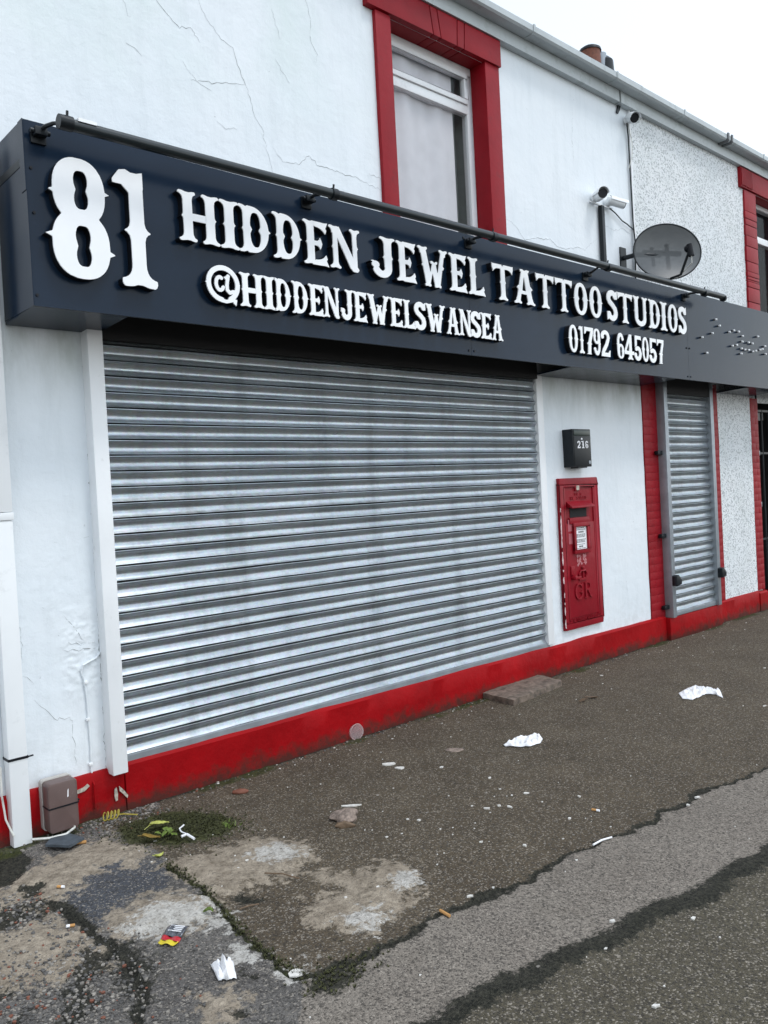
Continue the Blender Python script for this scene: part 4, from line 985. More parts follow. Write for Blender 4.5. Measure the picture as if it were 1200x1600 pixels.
b = MB(); frame_rect(b, nx0-.035, nx1+.035, nz0-.035, nz1+.035, .035, -.052, -.02); b.build('notice_frame', 'postred', pb, bevel=.006)
b = MB(); b.box(nx0, nx1, -.036, -.024, nz0, nz1); npl = b.build('notice_plate', 'paper', pb)
rd = random.Random(3); b = MB()
for r_, (zz2, hh) in enumerate(((1.222, .006), (1.207, .006), (1.186, .013), (1.165, .006), (1.154, .006), (1.143, .006), (1.120, .006), (1.109, .006), (1.098, .006), (1.078, .005), (1.060, .012), (1.043, .005))):
    x = nx0+.02+(.03 if hh > .01 else 0)
    while x < nx1-.03-(.03 if hh > .01 else 0):
        l = rd.uniform(.008, .03); b.box(x, min(x+l, nx1-.015), -.0372, -.0355, zz2-hh/2, zz2+hh/2); x += l+.006
b.build('printed_lines', 'grey', npl)
def pale(name, x0, x1, z0, z1, y, n, seed):
    rd = random.Random(seed); mb = MB()
    for i in range(n):
        x = rd.uniform(x0, x1); z_ = rd.uniform(z0, z1); r_ = rd.uniform(.004, .013)
        mb.prism([(x+r_*math.cos(t)*rd.uniform(.5, 1.3), z_+r_*math.sin(t)*rd.uniform(.5, 1.3)) for t in (0, 1.1, 2.2, 3.3, 4.4, 5.4)], y-.0004-.00003*i, y+.0005, axis='y')
    mb.build(name, simple('pinkish_worn_paint', (.44, .17, .18), .6, bst=0), pb)
pale('worn_paint', cx-.065, cx+.075, .90, .985, -.0302, 60, 4)
for a, c, d, e in ((PX0+.10, PX0+.165, 1.20, 1.30), (PX0+.105, PX0+.165, 1.09, 1.18), (PX0+.195, PX0+.205, 1.19, 1.30), (PX0+.195, PX0+.205, 1.09, 1.17)):
    b = MB(); b.box(a, c, -.0312, -.0295, d, e); b.build('sticker_remnant', simple('faded_red_sticker', (.40, .10, .12), .6, bst=0), pb)
b = MB(); b.box(PX0+.10, PX0+.15, -.045, -.02, .82, .90); b.build('lock_plate', 'postred', pb, bevel=.006)
b = MB(); b.tube([(PX0+.125, -.03, .80), (PX0+.13, -.075, .80)], .022, 10); b.box(PX0+.11, PX0+.20, -.078, -.062, .785, .808); b.build('handle', 'postred', pb, bevel=.004)
# crown emblem
b = MB()
b.prism([(cx-.06, .765), (cx+.06, .765), (cx+.06, .785), (cx-.06, .785)], -.043, -.029, axis='y')
for s in (-1, 1):
    b.tube([(cx+s*.045, -.036, .785), (cx+s*.058, -.038, .82), (cx+s*.03, -.04, .85), (cx, -.042, .845)], .009, 6)
b.tube([(cx, -.036, .785), (cx, -.04, .865)], .008, 6); b.blob((cx, -.04, .875), .014, .01, .014, 2, 0, 8, 5)
b.build('crown_emblem', 'postred', pb, smooth=True)
word('royal_cipher', 'GR', cx-.135, cx+.145, .60, .745, -.030, th=.012)
b = MB(); rd = random.Random(9)                # flaking white paint along the left edge of the frame
for i in range(34):
    z_ = PZ0+(PZ1-PZ0-.25)*rd.random()**.7; r_ = rd.choice((.004, .006, .008, .012, .03, .045))
    b.prism([(PX0-.005+.006*rd.random()**2+.0075*rd.uniform(.6, 1.2)*math.cos(t), z_+r_*math.sin(t)*rd.uniform(.6, 1.3)) for t in (0, 1, 2, 3.1, 4.2, 5.3)], -.0348-.00004*i, -.033, axis='y')
b.build('flaked_paint', simple('flaking_pink_white', (.66, .50, .50), .7, var=.2, vs=60, bst=0), pb)

# ================================================================== LETTER BOX 216
mbx = thing('letter_box', 'black steel letter box numbered 216 above the red post box', 'letter box', (6.08, 0, 1.75))
b = MB(); b.box(5.945, 6.215, -.105, .004, 1.752, 2.078); b.build('body', 'blackmetal', mbx, bevel=.006)
b = MB(); b.box(5.957, 6.203, -.111, -.104, 2.020, 2.066); b.build('flap', simple('green_black_flap', (.010, .026, .020), .3, bst=0), mbx, bevel=.002)
b = MB(); b.box(5.957, 6.203, -.109, -.104, 1.765, 2.014); b.build('door', 'blackmetal', mbx, bevel=.002)
for i, chh in enumerate('216'):
    x = 6.003+.058*i; q = letter_mb(chh, x, x+.045, 1.912, 1.975, -.1125, -.108); q.build('number', 'paper', mbx)
b = MB(); b.blob((6.072, -.110, 1.992), .011, .003, .009, 3, .3, 8, 5); b.build('leaf_mark', 'paper', mbx)
b = MB(); b.tube([(6.180, -.1085, 1.790), (6.180, -.1115, 1.790)], .016, 16); lg = b.build('round_badge', 'steel', mbx)
b = MB(); b.box(6.02, 6.15, -.10, -.02, 1.742, 1.754); b.build('newspaper_clip', 'blackmetal', mbx)

# ================================================================== CCTV, POLE, DISH, CABLES
def cctv(label, base, aim, L=.13, r=.034):
    t = thing('security_camera', label, 'camera', base, 'white security cameras on the upper wall')
    bx, by, bz = base; A = Vector(aim).normalized()
    b = MB(); b.tube([(bx, by, bz), (bx, by-.022, bz)], [.042, .038], 14); b.build('mount', 'upvc', t, smooth=True)
    c = Vector((bx, by-.05, bz+.004))
    b = MB(); b.tube([(bx, by-.02, bz), tuple(c)], .014, 8); b.build('neck', 'upvc', t, smooth=True)
    p0 = c-A*L*.25; p1 = c+A*L*.75
    b = MB(); b.tube([tuple(p0), tuple(p0+A*.012), tuple(p1)], [r*.7, r, r], 16); b.build('housing', 'upvc', t, smooth=True)
    b = MB(); b.tube([tuple(p1-A*.002), tuple(p1+A*.008)], r*.92, 16); ln_ = b.build('lens', 'black', t, smooth=True)
    b = MB(); up = Vector((0, 0, 1)); sd_ = A.cross(up).normalized(); uu = sd_.cross(A)
    vs = []
    for k in range(9):
        a = math.pi*k/8; o = (sd_*math.cos(a)+uu*math.sin(a))*(r*1.12); vs += [tuple(p0+A*.02+o), tuple(p1+A*.03+o), tuple(p1+A*.03+o*1.07), tuple(p0+A*.02+o*1.07)]
    fs = []
    for k in range(8):
        for q in range(4): fs.append((k*4+q, k*4+(q+1) % 4, (k+1)*4+(q+1) % 4, (k+1)*4+q))
    b.add(vs, fs+[(0, 1, 2, 3), (35, 34, 33, 32)]); b.build('sun_shield', 'upvc', t, smooth=True)
cctv('white bullet security camera tucked under the gutter above the party line', (7.215, -.006, 5.060), (-.5, -.78, -.38), .11, .046)
c2x, c2z = wall_at(931, 303, -.08)
pole = thing('camera_pole', 'black square pole standing above the sign with cameras on top', 'pole', (6.68, -.03, 3.376))
b = MB(); b.box(6.655, 6.700, -.050, -.010, 3.38, 4.135); b.build('post', 'blackmetal', pole, bevel=.003)
b = MB(); b.box(6.50, 6.86, -.030, -.012, 4.137, 4.150); b.build('camera_plate', 'upvc', pole)
cctv('white security camera above the black pole, looking towards the road', (6.585, -.012, 4.19), (-.55, -.8, -.08), .13, .046)
cctv('white security camera beside the black pole, turned along the street', (6.80, -.012, 4.19), (.85, -.45, -.22), .17, .040)
def cable(name, pts, r, mat, label, parent=None, n=6):
    b = MB(); b.tube(pts, r, n); o = b.build(name, mat, parent, smooth=True)
    if label: tag(o, label, 'cable')
    return o
cable('cable', [(7.19, -.03, 5.02), (7.222, -.02, 4.9), (7.232, -.018, 4.5), (7.238, -.02, 4.1), (7.244, -.03, 3.9), (7.236, -.018, 3.5), (7.24, -.02, 3.38)], .007, 'blackmetal', 'black cable running down the joint between smooth and pebble-dashed walls')
cable('cable', [(7.21, -.03, 5.02), (7.262, -.035, 4.85), (7.25, -.035, 4.72), (7.21, -.02, 4.6)], .004, 'wcable', 'thin white cable looping below the eaves camera')
cable('cable', [(6.82, -.03, 4.14), (6.93, -.02, 4.12), (7.04, -.02, 4.07), (7.12, -.025, 4.05), (7.24, -.02, 4.02)], .006, 'blackmetal', 'short black cable from the pole cameras to the wall joint')
# satellite dish
dish = thing('satellite_dish', 'dark perforated oval satellite dish on a wall bracket above the sign', 'satellite dish', (7.10, 0, 3.72))
N_ = Vector((-.52, -.84, .06)).normalized(); DX = Vector((0, 0, 1)).cross(N_).normalized(); DZ = N_.cross(DX).normalized()
def at_depth(px, py, Y): 
    x, z_ = wall_at(px, py, Y); return Vector((x, Y, z_))
DC = at_depth(1043, 393, -.34)
hw, hh = .345, .262
DXr = (DX*math.cos(R(4))+DZ*math.sin(R(4))); DZr = N_.cross(DXr).normalized()
b = MB(); NR, NA = 8, 48; vs = []
for k in range(2):
    for i in range(NR+1):
        for a in range(NA):
            r_ = i/NR; t_ = 2*math.pi*a/NA
            p = DC+DXr*(hw*r_*math.cos(t_))+DZr*(hh*r_*math.sin(t_))+N_*(.075*(r_*r_-1)-.005*k); vs.append(tuple(p))
fs = []
o2 = (NR+1)*NA
for i in range(NR):
    for a in range(NA):
        c_ = (a+1) % NA; fs.append((i*NA+a, i*NA+c_, (i+1)*NA+c_, (i+1)*NA+a))
b.add(vs[:o2], fs); b.build('dish', 'dishm', dish, smooth=True)
b = MB(); rim = [DC+DXr*(hw*math.cos(2*math.pi*a/48))+DZr*(hh*math.sin(2*math.pi*a/48)) for a in range(49)]
b.tube([tuple(p) for p in rim], .007, 6, cap=False); b.build('rim', 'blackmetal', dish, smooth=True)
back = DC-N_*.10
b = MB(); b.box(7.00, 7.10, -.012, .0, 3.62, 3.82); b.tube([(7.05, -.01, 3.72), (7.05, -.14, 3.72), tuple(back-DXr*.02)], .022, 10); b.build('wall_bracket', 'blackmetal', dish, smooth=True)
b = MB(); b.tube([tuple(back-DXr*.19+DZr*.04), tuple(back+DXr*.19-DZr*.0)], .026, 8); b.tube([tuple(back+DXr*.06+DZr*.1), tuple(back+DXr*.05-DZr*.14)], .02, 8); b.tube([tuple(back-DXr*.1+DZr*.08), tuple(back-DXr*.1-DZr*.10)], .018, 8); b.build('back_frame', 'blackmetal', dish, smooth=True)
bot = DC-DZr*hh*.97; lnb = DC+N_*.26-DZr*.07+DXr*.05
b = MB(); b.tube([tuple(bot+N_*-.01), tuple(bot+N_*.16-DZr*.02), tuple(lnb-DZr*.03)], .012, 8); b.build('feed_arm', 'blackmetal', dish, smooth=True)
b = MB(); b.tube([tuple(lnb-N_*.02), tuple(lnb-N_*.0), tuple(lnb+N_*.03)], [.034, .034, .026], 12); b.tube([tuple(lnb+N_*.02+DZr*.03), tuple(lnb+N_*.03-DZr*.08)], .026, 10); b.build('lnb', 'black', dish, smooth=True)
b = MB(); b.tube([tuple(lnb+N_*.03-DZr*.08), tuple(lnb+N_*.02-DZr*.14), tuple(bot+N_*.10-DZr*.03), tuple(bot)], .005, 6); b.build('lead', 'wcable', dish, smooth=True)

# ================================================================== DOWNPIPE, SERVICE BOX, CABLES AT THE LEFT PIER
dp = thing('downpipe', 'white square plastic downpipe beside the brown service box', 'downpipe', (1.295, -.045, .012))
b = MB(); b.box(1.250, 1.338, -.085, -.012, .012, 1.572); b.build('lower_pipe', 'upvc', dp, bevel=.006)
b = MB(); b.box(1.245, 1.343, -.090, -.008, 1.573, 1.61); b.build('socket', 'upvc', dp, bevel=.004)
b = MB(); b.box(1.248, 1.340, -.087, -.010, 1.612, 5.26); b.build('upper_pipe', 'upvc', dp, bevel=.006)
zz = .432
b = MB(); frame = [(1.247, -.088), (1.341, -.088), (1.341, -.010), (1.247, -.010)]
b.prism(frame, zz-.006, zz+.006, axis='z'); b.tube([(1.338, -.088, zz), (1.362, -.095, zz+.004)], .004, 6); b.build('strap', 'black', dp)
sb = thing('service_box', 'brown plastic service box strapped to the red plinth', 'box', (1.475, -.08, .02))
def rbox(mb, x0, x1, z0, z1, y0, y1, r, tilt=0):
    P = []
    for cx_, cz_, a0 in ((x1-r, z1-r, 0), (x0+r, z1-r, 90), (x0+r, z0+r, 180), (x1-r, z0+r, 270)):
        P += [(cx_+r*math.cos(R(a0+a)), cz_+r*math.sin(R(a0+a))) for a in (0, 22, 45, 68, 90)]
    n = len(P); mb.prism([(x, z_) for x, z_ in P], y0, y1, axis='y')
b = MB(); rbox(b, 1.402, 1.545, .045, .285, -.145, -.030, .016); b.build('cover', 'brown', sb, bevel=.008)
b = MB(); rbox(b, 1.398, 1.548, .040, .290, -.066, -.031, .018); b.build('back_plate', simple('pale_back_plate', (.42, .40, .37), .6), sb)
b = MB(); b.box(1.3995, 1.5475, -.1475, -.060, .163, .170); b.box(1.545, 1.562, -.12, -.10, .164, .169); b.build('strap', 'black', sb)
b = MB(); b.prism([(1.492, .205), (1.498, .207), (1.500, .245), (1.495, .238)], -.1465, -.144, axis='y'); b.build('scratch', 'paper', sb)
cable('cable', [(1.33, -.10, .035), (1.40, -.14, .03), (1.47, -.165, .035), (1.515, -.155, .05), (1.53, -.12, .05)], .006, 'wcable', 'off-white cable lying between downpipe and brown service box')
cable('cable', [(1.225, -.04, .40), (1.222, -.045, .26), (1.230, -.055, .15), (1.252, -.09, .07)], .005, 'wcable', 'off-white cable hanging behind the foot of the white downpipe')
pts = [wall_at(*p, -.012) for p in ((157, 985), (157, 1018), (150, 1028), (138, 1034), (129, 1039), (127, 1050), (131, 1062), (136, 1090), (139, 1125), (142, 1160), (143, 1200), (145, 1216))]
P3 = [(x, float(relief(x, z_))-.008, z_) for x, z_ in pts]
x, z_ = wall_at(147, 1226, -.04); x2, z2_ = wall_at(149, 1264, -.04)
cable('cable', [P3[-1], (x, -.042, z_), (x2, -.044, z2_)], .005, 'plinth', 'red painted cable end running down the plinth by the yellow coil')
cb = cable('cable', P3, .0052, 'wall', 'white painted cable clipped to the flaking wall beside the shutter rail')
for p in ((134, 1066), (138, 1124), (142, 1194)):
    x, z_ = wall_at(*p, -.012); b = MB(); b.box(x-.010, x+.010, float(relief(x, z_))-.018, 0, z_-.007, z_+.007); b.build('clip', 'rail', cb, bevel=.002)
gx, gy = ground_at(163, 1275); gy = min(gy, -.085); b = MB(); P = []
for i in range(60):
    t_ = i/60; P.append((gx-.045+.075*t_+.008*math.cos(t_*28), gy-.01-.02*t_+.009*math.sin(t_*28), .034+.019*math.sin(t_*28+1)))
P += [(gx+.06, gy-.02, .02), (gx+.11, gy-.07, .014)]
b.tube(P, .0032, 6); tag(b.build('wire_coil', 'wireyellow', smooth=True), 'small yellow wire coil at the foot of the plinth', 'wire')

# ================================================================== SLAB AND LITTER
SC = [Vector((*ground_at(*p, .058), 0)) for p in ((750, 1080), (802, 1092), (879, 1062), (836, 1051))]
def slab():
    mb = MB(); rd = random.Random(5); nu, nv = 16, 8; vs = []
    for lvl in (0, 1):
        for j in range(nv+1):
            for i in range(nu+1):
                e = i in (0, nu) or j in (0, nv); p = SC[1].lerp(SC[2], i/nu).lerp(SC[0].lerp(SC[3], i/nu), j/nv); r_ = .007 if e else 0
                vs.append((p.x+rd.uniform(-r_, r_), min(p.y, -.02)+rd.uniform(-r_, r_), (.058+rd.uniform(-.003, .003)-(.007 if e else 0)) if lvl else -.01))
    k = (nu+1)*(nv+1); fs = [(k+j*(nu+1)+i, k+j*(nu+1)+i+1, k+(j+1)*(nu+1)+i+1, k+(j+1)*(nu+1)+i) for j in range(nv) for i in range(nu)]
    ring = [i for i in range(nu+1)]+[j*(nu+1)+nu for j in range(1, nv+1)]+[nv*(nu+1)+i for i in range(nu-1, -1, -1)]+[j*(nu+1) for j in range(nv-1, 0, -1)]
    for q, e in zip(ring, ring[1:]+ring[:1]): fs.append((q, e, e+k, q+k))
    mb.add(vs, fs); return mb.build('concrete_slab', 'concrete', smooth=True, ang=30)
tag(slab(), 'worn brown concrete slab lying against the red plinth', 'slab')
sx, sy = ground_at(100, 1325); b = MB()
b.prism([(sx-.075, sy+.03), (sx+.0, sy-.075), (sx+.085, sy-.035), (sx+.055, sy+.075), (sx-.03, sy+.085)], .022, .034, axis='z'); tag(b.build('slate_piece', 'slate'), 'broken blue grey slate piece below the brown service box', 'slate')
# thin sheets of crumpled tissue/paper laid over an outline
def sheet(name, px, label, cat, mat='paper', h=.022, z0=.012, seed=0, n=10, group=None, fold=1.0):
    L = [Vector((*ground_at(*p), 0)) for p in px]           # outline: two long edges, given as a strip of pairs
    pr = list(zip(L[0::2], L[1::2])); rd = random.Random(seed); m = len(pr)-1
    def fn(u, v):
        k = min(int(u*m), m-1); f = u*m-k; a = pr[k][0].lerp(pr[k+1][0], f); c = pr[k][1].lerp(pr[k+1][1], f); p = a.lerp(c, v)
        e = min(1, 4*min(u, 1-u)+.25)*min(1, 5*min(v, 1-v)+.15)
        hz_ = h*e*(.25+fold*float(abs(fbm(np.array(u*6.0*m/3+seed), np.array(v*4.0), 200+seed, 3)-.45))*3)
        return (p.x, p.y, max(GZ(p.x, p.y), .004)+z0*.3+hz_)
    b = MB(); b.grid(n*max(2, m), n, fn); o = b.build(name, mat, smooth=True, ang=28)
    sol = o.modifiers.new('thickness', 'SOLIDIFY'); sol.thickness = .0012; sol.offset = 1
    return tag(o, label, cat, group)
sheet('tissue', [(1060, 1085), (1066, 1094), (1075, 1077), (1082, 1096), (1087, 1073), (1092, 1092), (1100, 1077), (1103, 1087), (1118, 1081), (1119, 1088), (1124, 1079), (1130, 1093)], 'crumpled white tissue lying out on the tarmac, bent like a boomerang', 'tissue', h=.03, seed=1)
sheet('tissue', [(786, 1167), (789, 1169), (805, 1158), (808, 1170), (822, 1154), (826, 1170), (834, 1150), (845, 1164), (842, 1151), (848, 1158)], 'twisted white tissue tapering to a point on the tarmac', 'tissue', h=.03, seed=2)
sheet('paper_scrap', [(329, 1513), (342, 1540), (345, 1516), (356, 1538), (364, 1508), (370, 1536)], 'small folded white paper scrap on the grey tarmac', 'paper', h=.045, seed=3, n=7)
# sweet wrapper: three bands
L = [Vector((*ground_at(*p), .014)) for p in ((264, 1452), (297, 1456), (274, 1485), (247, 1482))]
wr = thing('sweet_wrapper', 'flattened sweet wrapper with silver, red and yellow bands', 'wrapper', tuple(L[0]))
def band(a, c, nm, mt):
    b = MB(); b.grid(8, 4, lambda u, v: tuple((L[0].lerp(L[3], a+(c-a)*v)).lerp(L[1].lerp(L[2], a+(c-a)*v), u)+Vector((0, 0, .010*abs(math.sin(u*5+a*7))+.006*math.sin((a+(c-a)*v)*6)))))
    o = b.build(nm, mt, wr, smooth=True); s_ = o.modifiers.new('thickness', 'SOLIDIFY'); s_.thickness = .002
band(0, .58, 'silver_band', 'silver'); band(.58, .76, 'red_band', 'redfoil'); band(.76, 1, 'yellow_band', 'yellow')
b = MB()
for k in range(4):
    p = L[0].lerp(L[3], .12+.09*k).lerp(L[1].lerp(L[2], .12+.09*k), .2); q_ = L[0].lerp(L[3], .12+.09*k).lerp(L[1].lerp(L[2], .12+.09*k), .85)
    b.tube([tuple(p+Vector((0, 0, .012))), tuple(q_+Vector((0, 0, .013)))], .0022, 5)
b.build('printed_lines', 'paper', wr)
# leaves
def leaf(px0, px1, wd, mat, label, seed, z0=.03):
    a = Vector((*ground_at(*px0), 0)); c = Vector((*ground_at(*px1), 0)); d = c-a; n_ = Vector((-d.y, d.x, 0)).normalized()
    def fn(u, v):
        s = math.sin(math.pi*min(1, max(0, u)**.8))*wd*(v-.5)
        p = a+d*u+n_*s; return (p.x, p.y, GZ(p.x, p.y)+z0+.012*math.sin(u*3+seed)+abs(v-.5)*.012)
    b = MB(); b.grid(10, 4, fn); o = b.build('leaf', mat, smooth=True); s_ = o.modifiers.new('thickness', 'SOLIDIFY'); s_.thickness = .0012
    b = MB(); b.tube([fn(u, .5) for u in (-.25, 0, .25, .5, .75, 1)], .0016, 5); b.build('midrib', mat, o)
    return tag(o, label, 'leaf')
leaf((234, 1307), (265, 1296), .045, 'leaf', 'pale yellow green leaf lying on the moss by the plinth', 1)
leaf((223, 1322), (251, 1316), .055, 'leafb', 'mustard brown leaf on the edge of the moss patch', 2)
leaf((242, 1343), (256, 1337), .03, 'leaf', 'tiny yellow green leaf at the start of the pavement crack', 3, .012)
leaf((914, 1090), (934, 1094), .06, 'leafd', 'curled brown leaf out on the tarmac near the slab', 4, .008)
leaf((903, 1098), (918, 1097), .05, 'leafd', 'flat dull brown leaf beside the curled one', 5, .004)
leaf((318, 1431), (334, 1433), .025, 'weed', 'small green leaf by the pavement crack above the wrapper', 6, .008)
# hooked white plastic floss pick
P = [Vector((*ground_at(*p), .035)) for p in ((288, 1300), (281, 1306), (284, 1311), (293, 1315), (304, 1322))]
b = MB(); b.tube([tuple(p) for p in P], .0035, 6); b.tube([tuple(P[3]-Vector((.03, .0, 0))), tuple(P[3]), tuple(P[4])], .006, 6); tag(b.build('plastic_pick', 'paper', smooth=True), 'white hooked plastic pick on the dark moss', 'litter')
def lump(name, px, rx, ry, rz, mat, label, cat, seed, rot=0, amp=.3, group=None):
    x, y = ground_at(*px); b = MB(); b.blob((x, y, GZ(x, y)+rz*.5), rx, ry, rz, seed, amp, 16, 8, 0, rot); return tag(b.build(name, mat, smooth=True, ang=60), label, cat, group)
lump('brick_fragment', (375, 1241), .040, .022, .016, 'terracotta', 'orange brick fragment on the tarmac beside the moss', 'brick', 4, R(-40))
lump('clod', (540, 1281), .075, .062, .030, 'stoneb', 'crusty brown clod standing on the tarmac', 'clod', 6, R(-40), .45)
lump('clod', (538, 1294), .040, .022, .018, 'leafd', 'dark reddish crumb in front of the crusty clod', 'clod', 16, R(-40), .6)
lump('clod', (710, 1174), .052, .040, .006, 'stoneb', 'flattened pale brown blob trodden on the tarmac', 'clod', 7, R(-40), .3)
def chip(px, ln_, wd, mat, label, seed, rot=0, th=.006, cat='paint chip', group=None, name='paint_chip'):
    rd = random.Random(seed); x, y = ground_at(*px); zz_ = GZ(x, y); P = []
    for k in range(9):
        t_ = 2*math.pi*k/9; q = rd.uniform(.6, 1.2); u_, v_ = ln_*q*math.cos(t_), wd*q*math.sin(t_)
        P.append((x+u_*math.cos(rot)-v_*math.sin(rot), y+u_*math.sin(rot)+v_*math.cos(rot)))
    b = MB(); b.prism(P, zz_-.002, zz_+th, axis='z'); return tag(b.build(name, mat), label, cat, group)
RT = -YAW
chip((549, 1261), .062, .010, 'chip', 'long white splinter of paint beside the crusty clod', 1, RT)
chip((607, 1196), .036, .026, 'chip', 'larger of two white paint flakes together on the tarmac', 2, RT)
chip((625, 1202), .034, .022, 'chip', 'smaller of two white paint flakes together on the tarmac', 3, RT)
chip((462, 1524), .030, .024, 'chip', 'round whitish spot of plaster at the corner of the crack', 4, RT, .003)
CHIPS = (((761, 1266), 'white paint speck in a row of three, at the end towards the clod'), ((780, 1262), 'white paint speck in the middle of a row of three on tarmac'), ((797, 1264), 'white paint speck in a row of three, at the end towards the cigarette end'), ((655, 1284), 'slender white paint chip midway between clod and mossy joint'), ((637, 1283), 'tiny paint chip beside the slender one past the clod'),
         ((765, 1218), 'small upright white chip on tarmac below the twisted tissue'), ((822, 1242), 'slanted white sliver between twisted tissue and cigarette end'), ((752, 1319), 'flat pale flake on the tarmac above the mossy joint'), ((820, 1324), 'white speck just above the straw end on the tarmac'), ((905, 1247), 'thin white sliver near the lone cigarette end'), ((735, 1404), 'ragged pale flake touching the mossy joint'),
         ((1083, 1438), 'white chip on the dark road just past the black bitumen band'), ((1025, 1577), 'white sliver alone on the open road surface'), ((957, 1443), 'white splinter on the pale strip beside the bitumen band'), ((1195, 1045), 'bright chip on the tarmac beyond the boomerang tissue'), ((1195, 1105), 'bright chip on the tarmac right beside the boomerang tissue'), ((940, 1057), 'pale plaster crumb near the plinth below the post box'), ((690, 1201), 'white speck below the flattened brown blob'),
         ((1075, 1260), 'short white scrap lying in the dark joint beyond the straw'), ((1090, 1248), 'upright white scrap at the edge of the dark joint'), ((735, 1083), 'pale crumb by the near corner of the concrete slab'), ((890, 1282), 'white speck on bare tarmac between the straw and the lone cigarette end'))
for i, (px, lb) in enumerate(CHIPS):
    rd = random.Random(i); chip(px, rd.uniform(.008, .017), rd.uniform(.004, .009), 'chip', lb, 40+i, RT+rd.uniform(-1, 1), group='small paint chips on the tarmac')
# cigarette ends and sticks
def butt(p0, p1, label, full=False, r=.005, group=None):
    a = Vector((*ground_at(*p0), 0)); c = Vector((*ground_at(*p1), 0)); a.z = GZ(a.x, a.y)+.008; c.z = GZ(c.x, c.y)+.008
    if full:
        b = MB(); b.tube([tuple(a), tuple(c)], r, 8); return tag(b.build('stick', 'cork', smooth=True), label, 'stick', group)
    t_ = thing('cigarette_end', label, 'cigarette end', tuple(a), group)
    b = MB(); b.tube([tuple(a), tuple(a.lerp(c, .6))], r, 8); b.build('filter', 'cork', t_, smooth=True)
    b = MB(); b.tube([tuple(a.lerp(c, .6)), tuple(c)], r*.97, 8); b.build('paper_end', 'paper', t_, smooth=True); return t_
butt((117, 1451), (104, 1455), 'cigarette end on the broken concrete near the dark gravel', r=.006)
butt((90, 1393), (101, 1393), 'pale cigarette end on the tan concrete below the slate piece', r=.006)
butt((925, 1269), (937, 1271), 'cigarette end alone on the middle of the brown tarmac', r=.006)
butt((688, 1429), (703, 1437), 'orange stick lying in the mossy joint', True, .006)
butt((107, 1323), (135, 1319), 'flat orange lolly stick beside the slate piece', True, .008)
b = MB(); a = ground_at(927, 1325); c = ground_at(956, 1313)
b.tube([(a[0], a[1], .014), ((a[0]+c[0])/2, (a[1]+c[1])/2+.004, .017), (c[0], c[1], .014)], .0042, 8); tag(b.build('straw', 'paper', smooth=True), 'thin white straw lying along the dark joint', 'straw')
for p0, p1, lb in (((414, 1372), (468, 1378), 'long thin brown twig on the pale concrete patch'), ((375, 1425), (405, 1418), 'short thin twig on the dark tarmac beyond the crack')):
    a, c = ground_at(*p0), ground_at(*p1); b = MB(); b.tube([(a[0], a[1], GZ(*a)+.008), ((a[0]+c[0])/2+.004, (a[1]+c[1])/2, GZ(*a)+.012), (c[0], c[1], GZ(*c)+.008)], .003, 6); tag(b.build('twig', 'leafd'), lb, 'twig')
x, y = 3.425, -.052; b = MB()
b.tube([(x, y, .055), (x+.001, y+.003, .055)], .052, 24); dd = b.build('lid', 'clear'); tag(dd, 'clear round plastic lid leaning on the red plinth', 'lid')
b = MB(); b.tube([(x+.052*math.cos(t_), y-.001, .055+.052*math.sin(t_)) for t_ in [2*math.pi*i/28 for i in range(29)]], .0028, 6, cap=False); b.build('rim', simple('pinkish_clear_rim', (.45, .28, .28), .3, bst=0), dd, smooth=True)

# ---- uncountable bits: gravel, moss, flecks, weeds
def scatter(name, n, sampler, mk, mats, label, cat, seed):
    rd = random.Random(seed); b = MB()
    for i in range(n):
        p = sampler(rd)
        if p is None: continue
        mk(b, rd, p)
    o = b.build(name, mats, smooth=False); stuff(o, label, cat); return o
gc = ground_at(70, 1570); gc2 = ground_at(38, 1425); gp1 = ground_at(150, 1285)
def samp_gravel(rd):
    q = rd.random()
    if q < .55: x, y = rd.gauss(gc[0]+.05, .17), rd.gauss(gc[1], .22)
    elif q < .68: x, y = rd.gauss(gc2[0], .07), rd.gauss(gc2[1], .10)
    elif q < .86: x, y = rd.uniform(1.55, 2.0), -.05-abs(rd.gauss(0, .08))
    else: x, y = rd.uniform(1.0, 7), -.045-abs(rd.gauss(0, .05))
    if y > -.04: return None
    return x, y, GZ(x, y)
def pebble(b, rd, p):
    s = rd.choice((.003, .004, .004, .005, .006, .008)); b.blob((p[0], p[1], p[2]+s*.25), s*rd.uniform(.8, 1.3), s*rd.uniform(.8, 1.3), s*.7, rd.randint(0, 9999), .3, 6, 3, rd.choice((0, 0, 0, 0, 0, 1, 1, 1, 1, 1, 1, 1, 3)), rd.uniform(0, 6))
scatter('gravel', 2600, samp_gravel, pebble, ['stone', 'stoned', 'chip', 'terracotta'], 'loose gravel and crumbs on the broken concrete and along the plinth', 'gravel', 3)
mc = ground_at(275, 1296)
def samp_moss(rd):
    if rd.random() < .72: x, y = rd.gauss(mc[0], .11)-.0, rd.gauss(mc[1], .12); x -= .35*(y-mc[1])
    elif rd.random() < .5:
        k = rd.randrange(len(CRK)-1); t_ = rd.random(); x = CRK[k][0]+(CRK[k+1][0]-CRK[k][0])*t_+rd.gauss(0, .012); y = CRK[k][1]+(CRK[k+1][1]-CRK[k][1])*t_+rd.gauss(0, .012)
    elif rd.random() < .35: x, y = rd.gauss(1.66, .08), rd.gauss(-2.03, .04)
    else: return None
    if y > -.05: return None
    return x, y, GZ(x, y)
def tuft(b, rd, p):
    for k in range(5):
        a = rd.uniform(0, 6.28); l = rd.uniform(.004, .011); h_ = rd.uniform(.003, .011); w_ = .003
        b.add([(p[0]+w_*math.sin(a), p[1]-w_*math.cos(a), p[2]), (p[0]-w_*math.sin(a), p[1]+w_*math.cos(a), p[2]), (p[0]+l*math.cos(a), p[1]+l*math.sin(a), p[2]+h_)], [(0, 1, 2)])
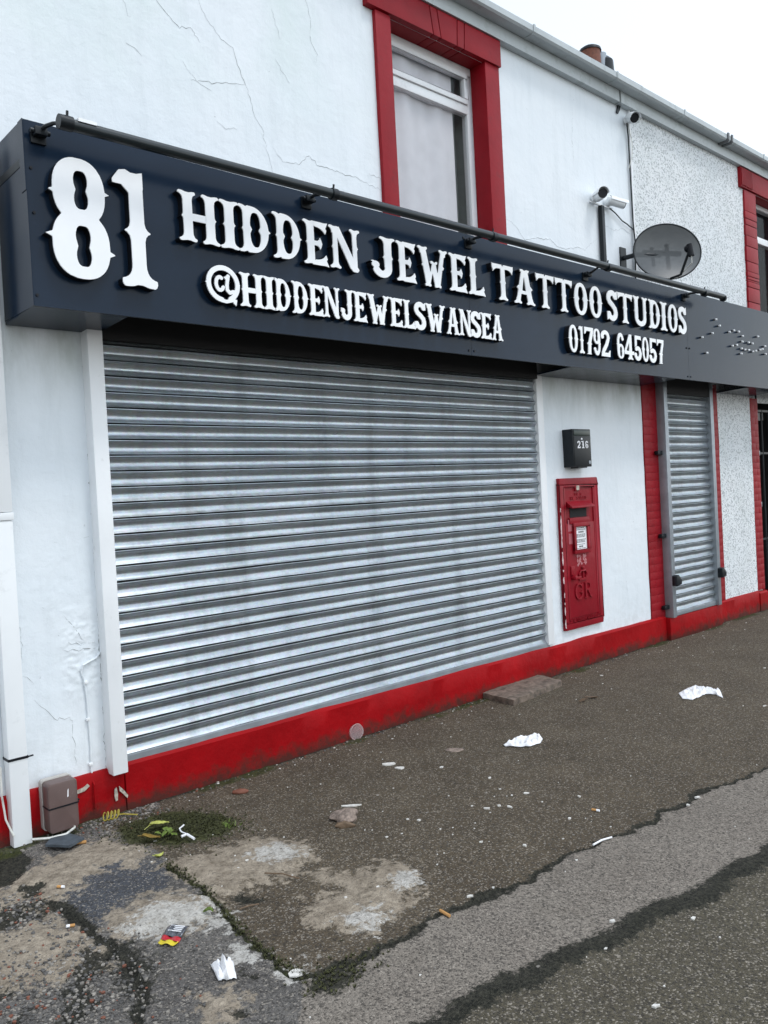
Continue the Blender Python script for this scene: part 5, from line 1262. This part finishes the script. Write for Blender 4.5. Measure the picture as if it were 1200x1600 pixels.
scatter('moss', 3200, samp_moss, tuft, ['mossy'], 'dark green moss patch by the plinth and along the cracks', 'moss', 4)
def samp_fleck(rd):
    q = rd.random()
    if q < .5: x, y = rd.uniform(1.2, 9), rd.uniform(-3, -.05)
    elif q < .8: x, y = rd.uniform(1.9, 9.4), -.05-abs(rd.gauss(0, .18))
    else: x, y = rd.uniform(1.6, 3.4), rd.uniform(-2.0, -.1)
    return x, y, GZ(x, y)
def fleck(b, rd, p):
    s = rd.choice((.002, .003, .003, .004, .005, .007)); a = rd.uniform(0, 6)
    P = [(p[0]+s*rd.uniform(.6, 1.5)*math.cos(a+t_), p[1]+s*rd.uniform(.5, 1.2)*math.sin(a+t_)) for t_ in (0, 1.5, 3, 4.6)]
    b.prism(P, p[2]-.001, p[2]+.003, axis='z', mi=rd.choice((0, 0, 1, 1)))
scatter('paint_flecks', 460, samp_fleck, fleck, ['chip', 'stone'], 'tiny pale flecks of paint and grit strewn over the tarmac', 'flecks', 5)
wx, wy = ground_at(262, 1312); wd_ = thing('weed', 'small bright green weed growing in the moss', 'weed', (wx, wy, .01))
for i, (ox, oy) in enumerate(((0, 0), (.02, .01), (-.015, .02), (.03, -.02), (.0, -.03), (-.03, .0), (.015, .03))):
    a = i*1.3; b = MB()
    b.grid(4, 2, lambda u, v: (wx+ox+math.cos(a)*.04*u-math.sin(a)*.014*math.sin(math.pi*u)*(v-.5)*2, wy+oy+math.sin(a)*.04*u+math.cos(a)*.014*math.sin(math.pi*u)*(v-.5)*2, .022+.018*math.sin(u*2.4))); b.build('leaf', 'weed', wd_, smooth=True)
wx2, wy2 = ground_at(355, 1292); w2_ = thing('weed', 'low green weed tuft at the far edge of the moss', 'weed', (wx2, wy2, .01))
b = MB(); rd = random.Random(8)
for i in range(70):
    a = rd.uniform(0, 6.28); r_ = abs(rd.gauss(0, .025)); p = (wx2+r_*math.cos(a), wy2+r_*math.sin(a), .008); l = rd.uniform(.01, .022); a2 = rd.uniform(0, 6.28)
    b.add([(p[0]+.003*math.sin(a2), p[1]-.003*math.cos(a2), p[2]), (p[0]-.003*math.sin(a2), p[1]+.003*math.cos(a2), p[2]), (p[0]+l*math.cos(a2), p[1]+l*math.sin(a2), p[2]+rd.uniform(.005, .016))], [(0, 1, 2)])
b.build('foliage', 'weed', w2_)
